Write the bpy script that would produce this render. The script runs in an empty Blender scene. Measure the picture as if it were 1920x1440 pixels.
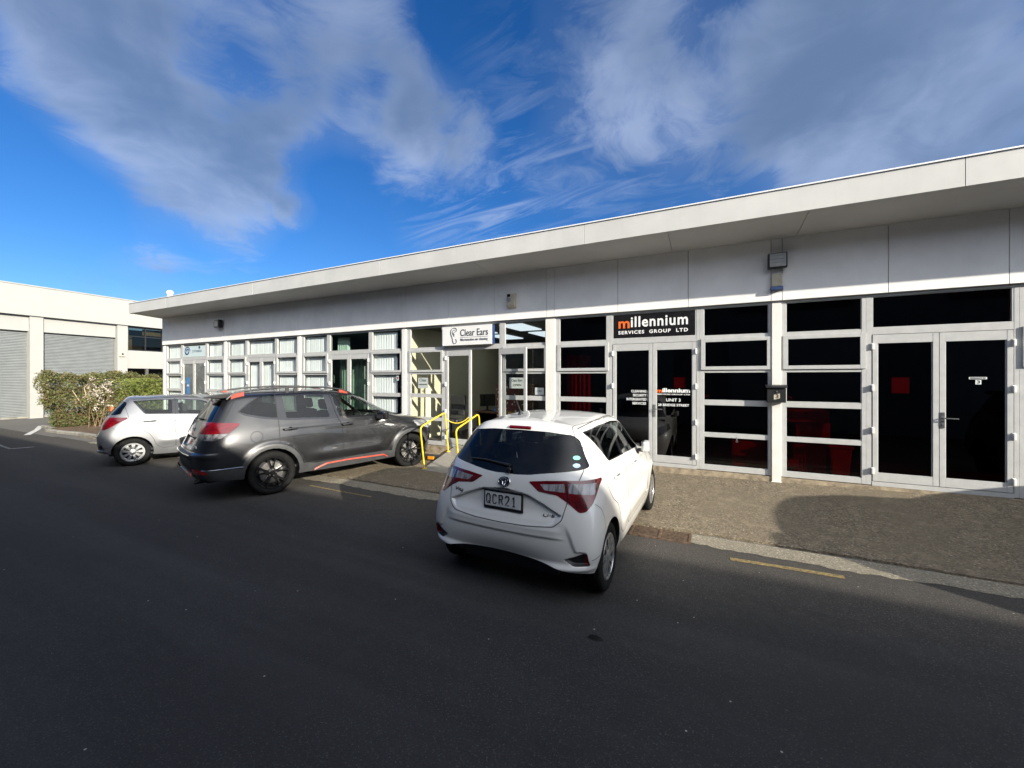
import bpy, bmesh, math, random
import numpy as np
from mathutils import Vector, Matrix
from mathutils.bvhtree import BVHTree
R = math.radians
S = bpy.context.scene
COL = S.collection
random.seed(7)
PI = math.pi

# ---------------------------------------------------------------- camera
H, D = 1.92, 7.7
cam = bpy.data.cameras.new('camera'); co = bpy.data.objects.new('camera', cam); COL.objects.link(co)
cam.sensor_width = 36; cam.lens = 750 / 1920 * 36
cam.shift_y = -11 / 1920; cam.clip_start = .05; cam.clip_end = 1500
co.location = (0, -D, H); co.rotation_euler = (R(90), 0, R(116.3527 - 90))
S.camera = co
# ---------------------------------------------------------------- light
SUN_EL, SUN_AZ = R(19.2), R(111)           # azimuth clockwise from +Y
sd = Vector((math.sin(SUN_AZ) * math.cos(SUN_EL), math.cos(SUN_AZ) * math.cos(SUN_EL), math.sin(SUN_EL)))
sl = bpy.data.lights.new('sun', 'SUN'); sl.energy = 5.0; sl.angle = R(.55); sl.color = (1, .93, .80)
so = bpy.data.objects.new('sun', sl); COL.objects.link(so)
so.rotation_euler = sd.to_track_quat('Z', 'Y').to_euler()
S.view_settings.view_transform = 'Standard'; S.view_settings.look = 'None'
S.view_settings.exposure = 0.86; S.view_settings.gamma = 1
try: S.view_settings.use_curve_mapping = False
except Exception: pass
S.cycles.max_bounces = 10; S.cycles.transparent_max_bounces = 16
S.cycles.caustics_reflective = False; S.cycles.caustics_refractive = False
try: S.cycles.sample_clamp_indirect = 6
except Exception: pass

# ---- node helper
class NT:
    def __init__(s, tree): s.t = tree; s.n = tree.nodes; s.l = tree.links
    def new(s, typ, **kw):
        n = s.n.new(typ)
        for k, v in kw.items():
            if k.startswith('i_'):
                key = k[2:]; n.inputs[int(key) if key.isdigit() else key].default_value = v
            else: setattr(n, k, v)
        return n
    def link(s, a, b): s.l.new(a, b)
    def math(s, op, a, b=None, clamp=False):
        n = s.n.new('ShaderNodeMath'); n.operation = op; n.use_clamp = clamp
        for i, x in enumerate((a, b)):
            if x is None: continue
            if isinstance(x, (int, float)): n.inputs[i].default_value = x
            else: s.l.new(x, n.inputs[i])
        return n.outputs[0]
    def mix(s, fac, a, b, typ='MIX'):
        n = s.n.new('ShaderNodeMix'); n.data_type = 'RGBA'; n.blend_type = typ
        for sock, x in ((n.inputs[0], fac), (n.inputs[6], a), (n.inputs[7], b)):
            if hasattr(x, 'is_output'): s.l.new(x, sock)
            elif isinstance(x, (int, float)): sock.default_value = x
            else: sock.default_value = (*x[:3], 1)
        return n.outputs[2]
    def ramp(s, fac, stops):
        n = s.n.new('ShaderNodeValToRGB'); e = n.color_ramp.elements
        while len(e) < len(stops): e.new(.5)
        for i, (p, c) in enumerate(stops):
            e[i].position = p; e[i].color = (*c, 1) if len(c) == 3 else c
        s.l.new(fac, n.inputs[0]); return n.outputs[0]
    def noise(s, vec, scale, detail=4, rough=.55, dist=0):
        n = s.new('ShaderNodeTexNoise', i_Scale=scale, i_Detail=detail, i_Roughness=rough, i_Distortion=dist)
        if vec is not None: s.l.new(vec, n.inputs['Vector'])
        return n.outputs[0]

# ---------------------------------------------------------------- sky
world = bpy.data.worlds.new("World"); S.world = world; world.use_nodes = True
W = NT(world.node_tree); bg = W.n['Background']; bg.inputs[1].default_value = .12
SKYMUL, FILLBANK = (.44, .53, .70), (12.6, 13.0, 13.6)
sky = W.new('ShaderNodeTexSky'); sky.sky_type = 'NISHITA'; sky.sun_disc = False
sky.sun_elevation = SUN_EL; sky.sun_rotation = SUN_AZ; sky.air_density = 1.0; sky.dust_density = .25; sky.ozone_density = 3.0
tc = W.new('ShaderNodeTexCoord'); dirv = tc.outputs['Generated']
hs = W.new('ShaderNodeHueSaturation'); hs.inputs['Saturation'].default_value = 1.28; hs.inputs['Value'].default_value = 1.0
W.link(sky.outputs[0], hs.inputs['Color'])
skycol = W.mix(1.0, hs.outputs[0], SKYMUL, 'MULTIPLY')
sep = W.new('ShaderNodeSeparateXYZ'); W.link(dirv, sep.inputs[0])
zc = W.math('MAXIMUM', sep.outputs[2], .02)
den = W.math('ADD', zc, .22)
cmb = W.new('ShaderNodeCombineXYZ')
W.link(W.math('DIVIDE', sep.outputs[0], den), cmb.inputs[0]); W.link(W.math('DIVIDE', sep.outputs[1], den), cmb.inputs[1])
pv = cmb.outputs[0]
CLOUD_BLOBS = []
fwv = np.array((-.443896, .896078, 0)); rtv = np.array((.896078, .443896, 0))
def skydir(az_deg, el_deg):     # azimuth to the right of the view axis, elevation
    a, e = R(az_deg), R(el_deg)
    v = fwv * math.cos(a) * math.cos(e) + rtv * math.sin(a) * math.cos(e) + np.array((0, 0, math.sin(e)))
    return tuple(v)
def blob(az, el, r0, r1, wgt):  # angular radii (deg): full inside r0, gone at r1
    vm = W.new('ShaderNodeVectorMath'); vm.operation = 'DOT_PRODUCT'; W.link(dirv, vm.inputs[0]); vm.inputs[1].default_value = skydir(az, el)
    mr = W.new('ShaderNodeMapRange'); mr.interpolation_type = 'SMOOTHSTEP'
    W.link(vm.outputs['Value'], mr.inputs[0])
    mr.inputs[1].default_value = math.cos(R(r1)); mr.inputs[2].default_value = math.cos(R(r0)); mr.inputs[3].default_value = 0; mr.inputs[4].default_value = wgt
    return mr.outputs[0]
BLOBS = [(-47.2, 28.5, 2.3, 10.4, 0.62), (-43.4, 32.9, 1.9, 11.9, 0.5), (-41.3, 27.0, 2.6, 11.6, 0.62), (-36.7, 23.6, 2.2, 10.0, 0.62), (-34.0, 20.0, 1.5, 7.7, 0.75), (-44.2, 19.9, 1.0, 6.2, 0.35), (-43.4, 13.0, 1.1, 4.9, 0.22), (-28.1, 38.2, 3.2, 13.5, 0.55), (-19.1, 39.3, 1.7, 8.3, 0.4), (-26.3, 31.8, 1.7, 8.7, 0.35), (-29.0, 26.1, 1.2, 7.8, 0.5), (-9.8, 32.7, 1.6, 8.2, 0.85), (-16.7, 28.7, 1.3, 7.0, 0.75), (-6.1, 28.5, 0.7, 4.7, 0.25), (-28.0, 20.0, 0.4, 3.0, 0.75), (-20.5, 22.0, 0.4, 4.0, 0.3), (-43.8, 9.0, 1.6, 6.0, 0.35), (-47.9, 8.8, 0.8, 3.0, 0.3), (12.0, 38.9, 2.3, 10.9, 0.34), (17.7, 33.9, 1.8, 8.4, 0.32), (7.6, 29.0, 1.3, 8.5, 0.25), (16.3, 25.9, 1.0, 7.2, 0.2), (27.5, 36.7, 4.3, 15.9, 0.6), (35.8, 30.3, 4.3, 14.7, 0.55), (44.6, 30.4, 5.6, 16.4, 0.75), (50.8, 22.4, 2.7, 10.6, 0.55), (38.7, 23.6, 1.6, 7.1, 0.35), (24.4, 24.7, 1.3, 6.9, 0.12), (-51.1, 18.9, 2.7, 9.0, -0.5), (31.5, 37.2, 1.0, 6.7, -0.35), (-50.2, 13.4, 2.9, 9.4, -0.4), (-22.5, 19.0, 4.0, 12.5, -0.5), (-23.1, 26.6, 0.6, 5.6, -0.3), (-6.1, 40.7, 1.7, 8.0, -0.6), (-35.8, 31.6, 1.1, 5.8, -0.75), (0.8, 34.2, 0.6, 4.4, -0.15), (-19.8, 33.6, 0.6, 4.8, -0.5), (30.4, 25.2, 1.2, 5.9, -0.25), (-47.9, 30.9, 0.4, 2.6, -0.2), (150, 45, 20, 70, 0.7), (-120, 40, 15, 50, 0.6), (-170, 60, 15, 45, 0.4)]

acc = None
for b in BLOBS:
    o_ = blob(*b)
    acc = o_ if acc is None else W.math('ADD', acc, o_)
wn = W.new('ShaderNodeTexNoise', i_Scale=1.6, i_Detail=3, i_Roughness=.5); W.link(pv, wn.inputs['Vector'])
wv = W.new('ShaderNodeVectorMath'); wv.operation = 'MULTIPLY_ADD'; W.link(wn.outputs['Color'], wv.inputs[0]); wv.inputs[1].default_value = (.55, .55, 0); W.link(pv, wv.inputs[2])
n1 = W.noise(wv.outputs[0], 2.6, 9, .60, .25)
n2 = W.noise(wv.outputs[0], 8.0, 8, .66, .5)
nn = W.math('ADD', W.math('MULTIPLY', W.math('SUBTRACT', n1, .5), 2.7), W.math('MULTIPLY', W.math('SUBTRACT', n2, .5), 1.3))
dens = W.math('ADD', acc, nn)
mrd = W.new('ShaderNodeMapRange'); mrd.interpolation_type = 'SMOOTHSTEP'; W.link(dens, mrd.inputs[0])
mrd.inputs[1].default_value = .14; mrd.inputs[2].default_value = 1.3
cov = mrd.outputs[0]
# streaky cirrus
mp = W.new('ShaderNodeMapping'); W.link(pv, mp.inputs[0]); mp.inputs['Rotation'].default_value = (0, 0, R(62)); mp.inputs['Scale'].default_value = (.9, 4.2, 1)
st = W.noise(mp.outputs[0], 2.0, 8, .66, 1.2)
ca = W.math('ADD', blob(-6, 21, 2, 11, .9), blob(13, 31, 6, 21, .85))
mrs = W.new('ShaderNodeMapRange'); W.link(st, mrs.inputs[0]); mrs.inputs[1].default_value = .44; mrs.inputs[2].default_value = .80; mrs.inputs[4].default_value = .8
cir = W.math('MULTIPLY', mrs.outputs[0], ca, True)
veil = W.math('MULTIPLY', acc, .30, True)
cov2 = W.math('MULTIPLY', W.math('MAXIMUM', W.math('MAXIMUM', cov, cir), veil), .72)
shf = W.new('ShaderNodeMapping'); W.link(pv, shf.inputs[0]); shf.inputs['Location'].default_value = (5.3, 2.1, 0)
n3 = W.noise(shf.outputs[0], 1.9, 4, .5, .35)
tv = W.math('ADD', W.math('MULTIPLY', dens, .45), W.math('MULTIPLY', W.math('SUBTRACT', n3, .5), 3.4))
th = W.new('ShaderNodeMapRange'); th.interpolation_type = 'SMOOTHSTEP'; W.link(tv, th.inputs[0]); th.inputs[1].default_value = -.55; th.inputs[2].default_value = 1.15
ccol = W.mix(th.outputs[0], (2.5, 3.0, 4.1), (.84, 1.2, 1.85))
final = W.mix(cov2, skycol, ccol)
# bright bank added to the unseen sky behind the viewpoint, fills shaded sides
final = W.mix(W.math('MULTIPLY', blob(150, 34, 16, 60, 1.0), W.math('ADD', W.math('MULTIPLY', n1, .6), .6), True), final, FILLBANK)
W.link(final, bg.inputs[0])

# ---------------------------------------------------------------- materials
MATS = {}
def pmat(name, base, rough=.5, metal=0, var=.08, scale=4.0, bump=0, bscale=60, coat=0, spec=.5, detail=5, coatrough=.03, tint=None, streak=0):
    m = bpy.data.materials.new(name); m.use_nodes = True; t = NT(m.node_tree); b = t.n['Principled BSDF']
    tcn = t.new('ShaderNodeTexCoord'); v = tcn.outputs['Object']
    nz = t.noise(v, scale, detail, .6)
    lo = tuple(c * (1 - var * 1.6) for c in base); hi = tuple(min(1, c * (1 + var)) for c in base)
    if tint: lo = tint
    c = t.ramp(nz, [(.3, lo), (.7, hi)])
    if streak:
        mpn = t.new('ShaderNodeMapping'); t.link(v, mpn.inputs[0]); mpn.inputs['Scale'].default_value = (9, 9, .6)
        sn = t.noise(mpn.outputs[0], 1.0, 5, .65)
        c = t.mix(t.math('MULTIPLY', t.ramp(sn, [(.5, (0, 0, 0)), (.8, (1, 1, 1))]), streak), c, tuple(x * .55 for x in base))
    t.link(c, b.inputs['Base Color'])
    b.inputs['Metallic'].default_value = metal; b.inputs['Specular IOR Level'].default_value = spec
    rr = t.ramp(nz, [(.3, (max(0, rough - .06),) * 3), (.7, (min(1, rough + .06),) * 3)])
    t.link(rr, b.inputs['Roughness'])
    if coat: b.inputs['Coat Weight'].default_value = coat; b.inputs['Coat Roughness'].default_value = coatrough
    if bump:
        bn = t.new('ShaderNodeBump', i_Strength=bump, i_Distance=.01)
        t.link(t.noise(v, bscale, 5, .6), bn.inputs['Height']); t.link(bn.outputs[0], b.inputs['Normal'])
    MATS[name] = m; return m
def glass(name, tint=(.8, .85, .85), refl=1.0, rough=0.0):
    m = bpy.data.materials.new(name); m.use_nodes = True; t = NT(m.node_tree)
    for n in list(t.n):
        if n.type == 'BSDF_PRINCIPLED': t.n.remove(n)
    out = [n for n in t.n if n.type == 'OUTPUT_MATERIAL'][0]
    tr = t.new('ShaderNodeBsdfTransparent')
    tcn = t.new('ShaderNodeTexCoord'); nz = t.noise(tcn.outputs['Object'], 1.3, 2)
    t.link(t.mix(nz, tuple(x * .94 for x in tint), tint), tr.inputs[0])
    gl = t.new('ShaderNodeBsdfAnisotropic') if False else t.new('ShaderNodeBsdfGlossy'); gl.inputs['Roughness'].default_value = rough
    bn = t.new('ShaderNodeBump', i_Strength=.02, i_Distance=.02); t.link(nz, bn.inputs['Height']); t.link(bn.outputs[0], gl.inputs['Normal'])
    lw = t.new('ShaderNodeLayerWeight'); lw.inputs[0].default_value = .5
    f = t.math('ADD', t.math('MULTIPLY', t.math('POWER', lw.outputs['Facing'], 4.2), .9 * refl), .045 * refl, True)
    mx = t.new('ShaderNodeMixShader'); t.link(f, mx.inputs[0]); t.link(tr.outputs[0], mx.inputs[1]); t.link(gl.outputs[0], mx.inputs[2])
    t.link(mx.outputs[0], out.inputs[0]); MATS[name] = m; return m

# ---------------------------------------------------------------- object helpers
def tag(o, label=None, cat=None, group=None, kind=None):
    if label: o['label'] = label
    if cat: o['category'] = cat
    if group: o['group'] = group
    if kind: o['kind'] = kind
    return o
def thing(name, label, cat, loc=(0, 0, 0), rot=(0, 0, 0), group=None):
    o = bpy.data.objects.new(name, None); COL.objects.link(o); o.location = loc; o.rotation_euler = rot
    o.empty_display_size = .2
    return tag(o, label, cat, group)
def subtree(o):
    return [c for c in bpy.data.objects if c.parent == o]
KIDS = {}
def setparent(o, p):
    o.parent = p; KIDS.setdefault(p.name, []).append(o)
def dup(o, parent=None):
    c = o.copy(); COL.objects.link(c)
    if parent: setparent(c, parent)
    for k in list(KIDS.get(o.name, [])): dup(k, c)
    return c
class MB:
    def __init__(s): s.v = []; s.f = []; s.m = []; s.mi = 0
    def add(s, vs, fs):
        b = len(s.v); s.v += [tuple(x) for x in vs]
        for f in fs: s.f.append(tuple(i + b for i in f)); s.m.append(s.mi)
        return s
    def box(s, x0, x1, y0, y1, z0, z1):
        vs = [(x0, y0, z0), (x1, y0, z0), (x1, y1, z0), (x0, y1, z0), (x0, y0, z1), (x1, y0, z1), (x1, y1, z1), (x0, y1, z1)]
        return s.add(vs, [(3, 2, 1, 0), (4, 5, 6, 7), (0, 1, 5, 4), (1, 2, 6, 5), (2, 3, 7, 6), (3, 0, 4, 7)])
    def xbox(s, M, sx, sy, sz, bev=0):
        vs = []
        for z in (-sz / 2, sz / 2):
            for x, y in ((-sx / 2, -sy / 2), (sx / 2, -sy / 2), (sx / 2, sy / 2), (-sx / 2, sy / 2)): vs.append(M @ Vector((x, y, z)))
        return s.add(vs, [(3, 2, 1, 0), (4, 5, 6, 7), (0, 1, 5, 4), (1, 2, 6, 5), (2, 3, 7, 6), (3, 0, 4, 7)])
    def prism(s, poly, a, b, axis='y'):
        n = len(poly)
        def P(p, t): return {'y': (p[0], t, p[1]), 'x': (t, p[0], p[1]), 'z': (p[0], p[1], t)}[axis]
        vs = [P(p, a) for p in poly] + [P(p, b) for p in poly]
        return s.add(vs, [tuple(range(n)), tuple(range(2 * n - 1, n - 1, -1))] + [(i, (i + 1) % n, (i + 1) % n + n, i + n) for i in range(n)])
    def tube(s, pts, r, n=10, cap=True):
        pts = [Vector(p) for p in pts]; rings = []; up = None
        for i, p in enumerate(pts):
            d = (pts[min(i + 1, len(pts) - 1)] - pts[max(i - 1, 0)]).normalized()
            if up is None: up = d.orthogonal().normalized()
            up = (up - d * up.dot(d)).normalized(); w = d.cross(up)
            rr = r[i] if isinstance(r, (list, tuple)) else r
            rings.append([p + (up * math.cos(2 * PI * k / n) + w * math.sin(2 * PI * k / n)) * rr for k in range(n)])
        vs = [v for ring in rings for v in ring]; fs = []
        for i in range(len(rings) - 1):
            for k in range(n): fs.append((i * n + k, i * n + (k + 1) % n, (i + 1) * n + (k + 1) % n, (i + 1) * n + k))
        if cap: fs += [tuple(range(n - 1, -1, -1)), tuple((len(rings) - 1) * n + k for k in range(n))]
        return s.add(vs, fs)
    def lathe(s, prof, n=32, axis='y', c=(0, 0, 0)):   # prof: (radius, along)
        vs = []; m = len(prof)
        for k in range(n):
            a = 2 * PI * k / n
            for r, h in prof:
                p = {'y': (r * math.cos(a), h, r * math.sin(a)), 'z': (r * math.cos(a), r * math.sin(a), h), 'x': (h, r * math.cos(a), r * math.sin(a))}[axis]
                vs.append((p[0] + c[0], p[1] + c[1], p[2] + c[2]))
        return s.add(vs, [(k * m + i, k * m + i + 1, ((k + 1) % n) * m + i + 1, ((k + 1) % n) * m + i) for k in range(n) for i in range(m - 1)])
    def build(s, name, mats, parent=None, smooth=False, bevel=0, seg=2):
        me = bpy.data.meshes.new(name); me.from_pydata(s.v, [], s.f)
        mats = mats if isinstance(mats, (list, tuple)) else [mats]
        for m in mats: me.materials.append(m)
        if len(mats) > 1: me.polygons.foreach_set('material_index', s.m)
        bm = bmesh.new(); bm.from_mesh(me)
        bmesh.ops.remove_doubles(bm, verts=bm.verts, dist=1e-5) if smooth else None
        bmesh.ops.recalc_face_normals(bm, faces=bm.faces)
        if bevel:
            bmesh.ops.bevel(bm, geom=[e for e in bm.edges if e.is_manifold and e.calc_face_angle(0) > .6], offset=bevel, segments=seg, profile=.6, affect='EDGES', clamp_overlap=True)
        bm.to_mesh(me); bm.free()
        if smooth or bevel:
            me.polygons.foreach_set('use_smooth', [True] * len(me.polygons))
            if bevel:      # area-weighted normals keep the flats flat
                co = np.zeros(len(me.vertices) * 3); acc_ = np.zeros((len(me.vertices), 3))
                for p in me.polygons:
                    w_ = np.array(p.normal) * (p.area ** 1.5 if p.area < 1 else p.area)
                    for i_ in p.vertices: acc_[i_] += w_
                ln = np.linalg.norm(acc_, axis=1); ln[ln == 0] = 1
                me.normals_split_custom_set_from_vertices((acc_ / ln[:, None]).tolist())
            else: me.set_sharp_from_angle(angle=R(38))
        me.update()
        o = bpy.data.objects.new(name, me); COL.objects.link(o)
        if parent: setparent(o, parent)
        return o
def text_mesh(txt, size, weight=0.0, extrude=.0008, width=None, spacing=1.0, shear=0):
    cu = bpy.data.curves.new('t', 'FONT'); cu.body = txt; cu.size = size; cu.offset = weight; cu.extrude = extrude
    cu.space_character = spacing; cu.align_x = 'CENTER'; cu.align_y = 'CENTER'; cu.resolution_u = 4; cu.shear = shear
    o = bpy.data.objects.new('t', cu); COL.objects.link(o)
    bpy.context.view_layer.update()
    me = bpy.data.meshes.new_from_object(o.evaluated_get(bpy.context.evaluated_depsgraph_get()))
    bpy.data.objects.remove(o); bpy.data.curves.remove(cu)
    xs = [v.co.x for v in me.vertices]
    if width and xs:
        k = width / (max(xs) - min(xs)); mx = (max(xs) + min(xs)) / 2
        for v in me.vertices: v.co.x = (v.co.x - mx) * k
    return me
def text_obj(txt, size, M, mat, parent, name='lettering', **kw):
    me = text_mesh(txt, size, **kw); me.transform(M); me.materials.append(mat); me.name = name
    o = bpy.data.objects.new(name, me); COL.objects.link(o)
    if parent: setparent(o, parent)
    return o
def wallM(x, y, z):   # text standing on the facade, readable from -y
    return Matrix.Translation((x, y, z)) @ Matrix.Rotation(R(90), 4, 'X')

# ---- materials shared by cars and fittings
def lampmat(name, c1, c2, axis_scale, rough=.15):
    m = bpy.data.materials.new(name); m.use_nodes = True; t = NT(m.node_tree); b = t.n['Principled BSDF']; tcn = t.new('ShaderNodeTexCoord')
    mpn = t.new('ShaderNodeMapping'); t.link(tcn.outputs['Object'], mpn.inputs[0]); mpn.inputs['Scale'].default_value = axis_scale
    nz = t.noise(mpn.outputs[0], 1.0, 3, .7, .2)
    t.link(t.ramp(nz, [(.36, c1), (.5, tuple((a + b_) / 2 for a, b_ in zip(c1, c2))), (.66, c2)]), b.inputs['Base Color']); b.inputs['Roughness'].default_value = rough
    b.inputs['Coat Weight'].default_value = .7; b.inputs['Coat Roughness'].default_value = .02; MATS[name] = m
pmat('white_paint', (.66, .655, .63), .35, 0, .02, 2, coat=1.0)
pmat('silver_paint', (.22, .225, .235), .45, .6, .03, 3, coat=1.0)
pmat('grey_paint', (.0125, .0128, .0145), .34, .3, .05, 3, coat=1.0)
pmat('black_plastic', (.018, .018, .02), .45, 0, .15, 20, bump=.15, bscale=400)
pmat('dark_cladding', (.045, .046, .048), .42, 0, .12, 14, bump=.1, bscale=500)
pmat('gloss_black', (.010, .010, .012), .08, 0, .1, 5, coat=.6)
pmat('seam_black', (.012, .012, .012), .7, 0, .1, 5)
pmat('tyre_rubber', (.011, .011, .011), .85, 0, .3, 18, bump=.15, bscale=160, spec=.15)
pmat('wheel_silver', (.52, .53, .54), .3, .85, .05, 6, coat=.4)
pmat('wheel_black', (.012, .012, .013), .16, .3, .1, 6, coat=.8)
pmat('brake_disc', (.28, .27, .26), .35, .9, .15, 20)
pmat('chrome', (.75, .76, .78), .1, 1, .03, 6)
lampmat('lamp_smoke', (.03, .03, .032), (.22, .22, .23), (7, 16, 9))
lampmat('lamp_red', (.06, .001, .003), (.15, .002, .006), (2, 6, 14))
lampmat('lamp_clear', (.10, .10, .11), (.36, .36, .38), (5, 30, 5))
pmat('lamp_dark', (.05, .004, .006), .15, 0, .3, 10, coat=1.0)
pmat('reflector_red', (.32, .008, .01), .15, 0, .2, 20, coat=.8)
pmat('coral_trim', (.34, .042, .022), .4, 0, .05, 8)
pmat('seat_fabric', (.028, .028, .032), .85, 0, .2, 30)
pmat('cabin_grey', (.20, .20, .19), .8, 0, .1, 10)
pmat('plate_white', (.62, .63, .64), .35, 0, .03, 9)
pmat('plate_black', (.012, .012, .014), .4, 0, .1, 9)
pmat('sticker_green', (.20, .62, .48), .4, 0, .1, 40)
pmat('sticker_blue', (.38, .50, .66), .4, 0, .25, 60)
pmat('mirror_glass', (.6, .62, .65), .02, 1, .02, 2)
pmat('lens_grey', (.42, .42, .40), .25, 0, .08, 8)
glass('glass_privacy', (.10, .11, .12), 1.0)
glass('glass_cabin', (.70, .78, .74), 1.0)
M_ = MATS

# ================================================================ ground
def ground_mat(name, base, dark, light, agg_scale=140, patch=.5, rough=.9, contrast=.5, bump=.5, stain=.35, spec=.3, worn_sunlit=0):
    m = bpy.data.materials.new(name); m.use_nodes = True; t = NT(m.node_tree); b = t.n['Principled BSDF']
    tcn = t.new('ShaderNodeTexCoord'); v = tcn.outputs['Object']
    big = t.noise(v, patch, 6, .62, .4); mid = t.noise(v, 6, 5, .65); fine = t.noise(v, agg_scale * .45, 3, .7)
    vor = t.new('ShaderNodeTexVoronoi', i_Scale=agg_scale); t.link(v, vor.inputs['Vector'])
    sp = t.new('ShaderNodeSeparateColor'); t.link(vor.outputs['Color'], sp.inputs[0])
    stone = t.ramp(sp.outputs[0], [(.0, dark), (.55, base), (.86, base), (1, light)])
    c = t.mix(t.ramp(fine, [(.32, (0, 0, 0)), (.68, (1, 1, 1))]), dark, stone)
    c = t.mix(contrast, base, c)
    c = t.mix(t.math('MULTIPLY', t.ramp(big, [(.42, (0, 0, 0)), (.68, (1, 1, 1))]), stain), c, tuple(x * .62 for x in base))
    c = t.mix(t.math('MULTIPLY', t.ramp(mid, [(.5, (0, 0, 0)), (.8, (1, 1, 1))]), stain * .6), c, tuple(min(1, x * 1.35) for x in base))
    if worn_sunlit:
        sy = t.new('ShaderNodeSeparateXYZ'); t.link(v, sy.inputs[0]); ed = t.new('ShaderNodeMapRange'); ed.interpolation_type = 'SMOOTHSTEP'; t.link(t.math('ADD', sy.outputs[1], t.math('MULTIPLY', mid, .5)), ed.inputs[0]); ed.inputs[1].default_value = -4.0; ed.inputs[2].default_value = -2.7; c = t.mix(t.math('MULTIPLY', ed.outputs[0], .75), c, t.mix(1.0, c, (2.4, 2.2, 1.9), 'MULTIPLY'))   # strip beside the channel lightened, sunlight put into the colour      # long worn tracks, fine cracks and scattered pale chips
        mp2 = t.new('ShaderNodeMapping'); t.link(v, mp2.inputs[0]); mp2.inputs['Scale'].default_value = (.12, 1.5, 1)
        tk = t.noise(mp2.outputs[0], 1.0, 5, .6, .4); c = t.mix(t.math('MULTIPLY', t.ramp(tk, [(.45, (0, 0, 0)), (.70, (1, 1, 1))]), worn_sunlit), c, tuple(min(1, x * 1.7) for x in base))
        v2 = t.new('ShaderNodeTexVoronoi', i_Scale=9.0); t.link(v, v2.inputs['Vector']); s2_ = t.new('ShaderNodeSeparateColor'); t.link(v2.outputs['Color'], s2_.inputs[0])
        chip = t.math('MULTIPLY', t.math('LESS_THAN', v2.outputs['Distance'], .055), t.math('GREATER_THAN', s2_.outputs[0], .82)); c = t.mix(chip, c, (.34, .32, .28))
    t.link(c, b.inputs['Base Color']); b.inputs['Roughness'].default_value = rough; b.inputs['Specular IOR Level'].default_value = spec
    bn = t.new('ShaderNodeBump', i_Strength=bump, i_Distance=.006)
    t.link(t.math('ADD', fine, t.math('MULTIPLY', vor.outputs['Distance'], -.8)), bn.inputs['Height']); t.link(bn.outputs[0], b.inputs['Normal'])
    MATS[name] = m; return m
M_ = MATS
ground_mat('road_asphalt', (.036, .0355, .0355), (.014, .014, .015), (.15, .145, .135), 170, .45, .88, .75, .6, .55, worn_sunlit=.35)
ground_mat('old_asphalt', (.15, .143, .13), (.08, .076, .07), (.30, .29, .26), 60, .35, .9, .5, .4, .5)
ground_mat('pavement_asphalt', (.265, .218, .152), (.085, .068, .046), (.54, .48, .39), 75, .7, .92, .95, .9, .8)
ground_mat('channel_concrete', (.34, .305, .235), (.11, .095, .07), (.74, .68, .56), 90, 1.2, .92, .8, .9, .4)
pmat('kerb_concrete', (.27, .255, .22), .9, 0, .3, 3, bump=.5, bscale=60)
pmat('garden_soil', (.13, .085, .05), .95, 0, .5, 6, bump=.9, bscale=40)
pmat('line_white', (.60, .60, .57), .7, 0, .25, 25)
pmat('line_white_worn', (.20, .20, .19), .8, 0, .5, 30)
pmat('line_yellow', (.20, .145, .05), .85, 0, .6, 30, tint=(.05, .045, .035))
def struct(name, mb, mat, smooth=False):
    o = mb.build(name, mat, None, smooth=smooth); return tag(o, kind='structure')
def sheet(name, X0, X1, Y0, Y1, nx, ny, fz, mat):
    mb = MB(); vs = []
    for j in range(ny + 1):
        for i in range(nx + 1):
            x = X0 + (X1 - X0) * i / nx; y = Y0 + (Y1 - Y0) * j / ny; vs.append((x, y, fz(x, y)))
    mb.add(vs, [(j * (nx + 1) + i, j * (nx + 1) + i + 1, (j + 1) * (nx + 1) + i + 1, (j + 1) * (nx + 1) + i) for j in range(ny) for i in range(nx)])
    return struct(name, mb, mat, True)
sheet('ground', -400, 400, -400, 400, 4, 4, lambda x, y: -.012, M_['old_asphalt'])
def wav(x, a=1.0): return (math.sin(x * 1.7) + .6 * math.sin(x * 4.3 + 1) + .5 * math.sin(x * 9.1 + 2) + .5 * math.sin(x * 23 + .5) + .45 * math.sin(x * 41)) * .014 * a
rmb = MB(); xs = [-90 + 2 * i for i in range(35)] + [-20 + .12 * i for i in range(300)] + [17, 30, 60]
vs = []
for x in xs: vs += [(x, -40, 0), (x, -11.2, 0), (x, -2.55, 0)] if x > -19.2 else [(x, -40, 0), (x, -11.2, 0), (x, -2.65, 0)]
rmb.add(vs, [(3 * i + k, 3 * i + 3 + k, 3 * i + 4 + k, 3 * i + 1 + k) for i in range(len(xs) - 1) for k in (0, 1)])
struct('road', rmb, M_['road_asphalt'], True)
def hw(x): return max(.05, .232 + .021 * x)
def pav_z(x, y):
    t = max(0, min(1, (y + 2.26) / 2.26)); e = .020
    return e + (hw(x) - e) * t ** 1.5 + .006 * math.sin(x * 2.1 + y * 3) * t * (1 - t) * 4
pm = MB(); xs = [-18.6 + .06 * i for i in range(int(31 / .06))]; ny = 26; vs = []
for x in xs:
    y0 = -2.25 + wav(x)
    vs.append((x, y0 - .004, -.035))
    for j in range(ny + 1):
        y = y0 + (.12 - y0) * (j / ny) ** 1.0; vs.append((x, y, pav_z(x, y) - (.008 if j == 0 else 0)))
m_ = ny + 2
pm.add(vs, [(i * m_ + k, (i + 1) * m_ + k, (i + 1) * m_ + k + 1, i * m_ + k + 1) for i in range(len(xs) - 1) for k in range(m_ - 1)])
struct('pavement', pm, M_['pavement_asphalt'], True)
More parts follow.
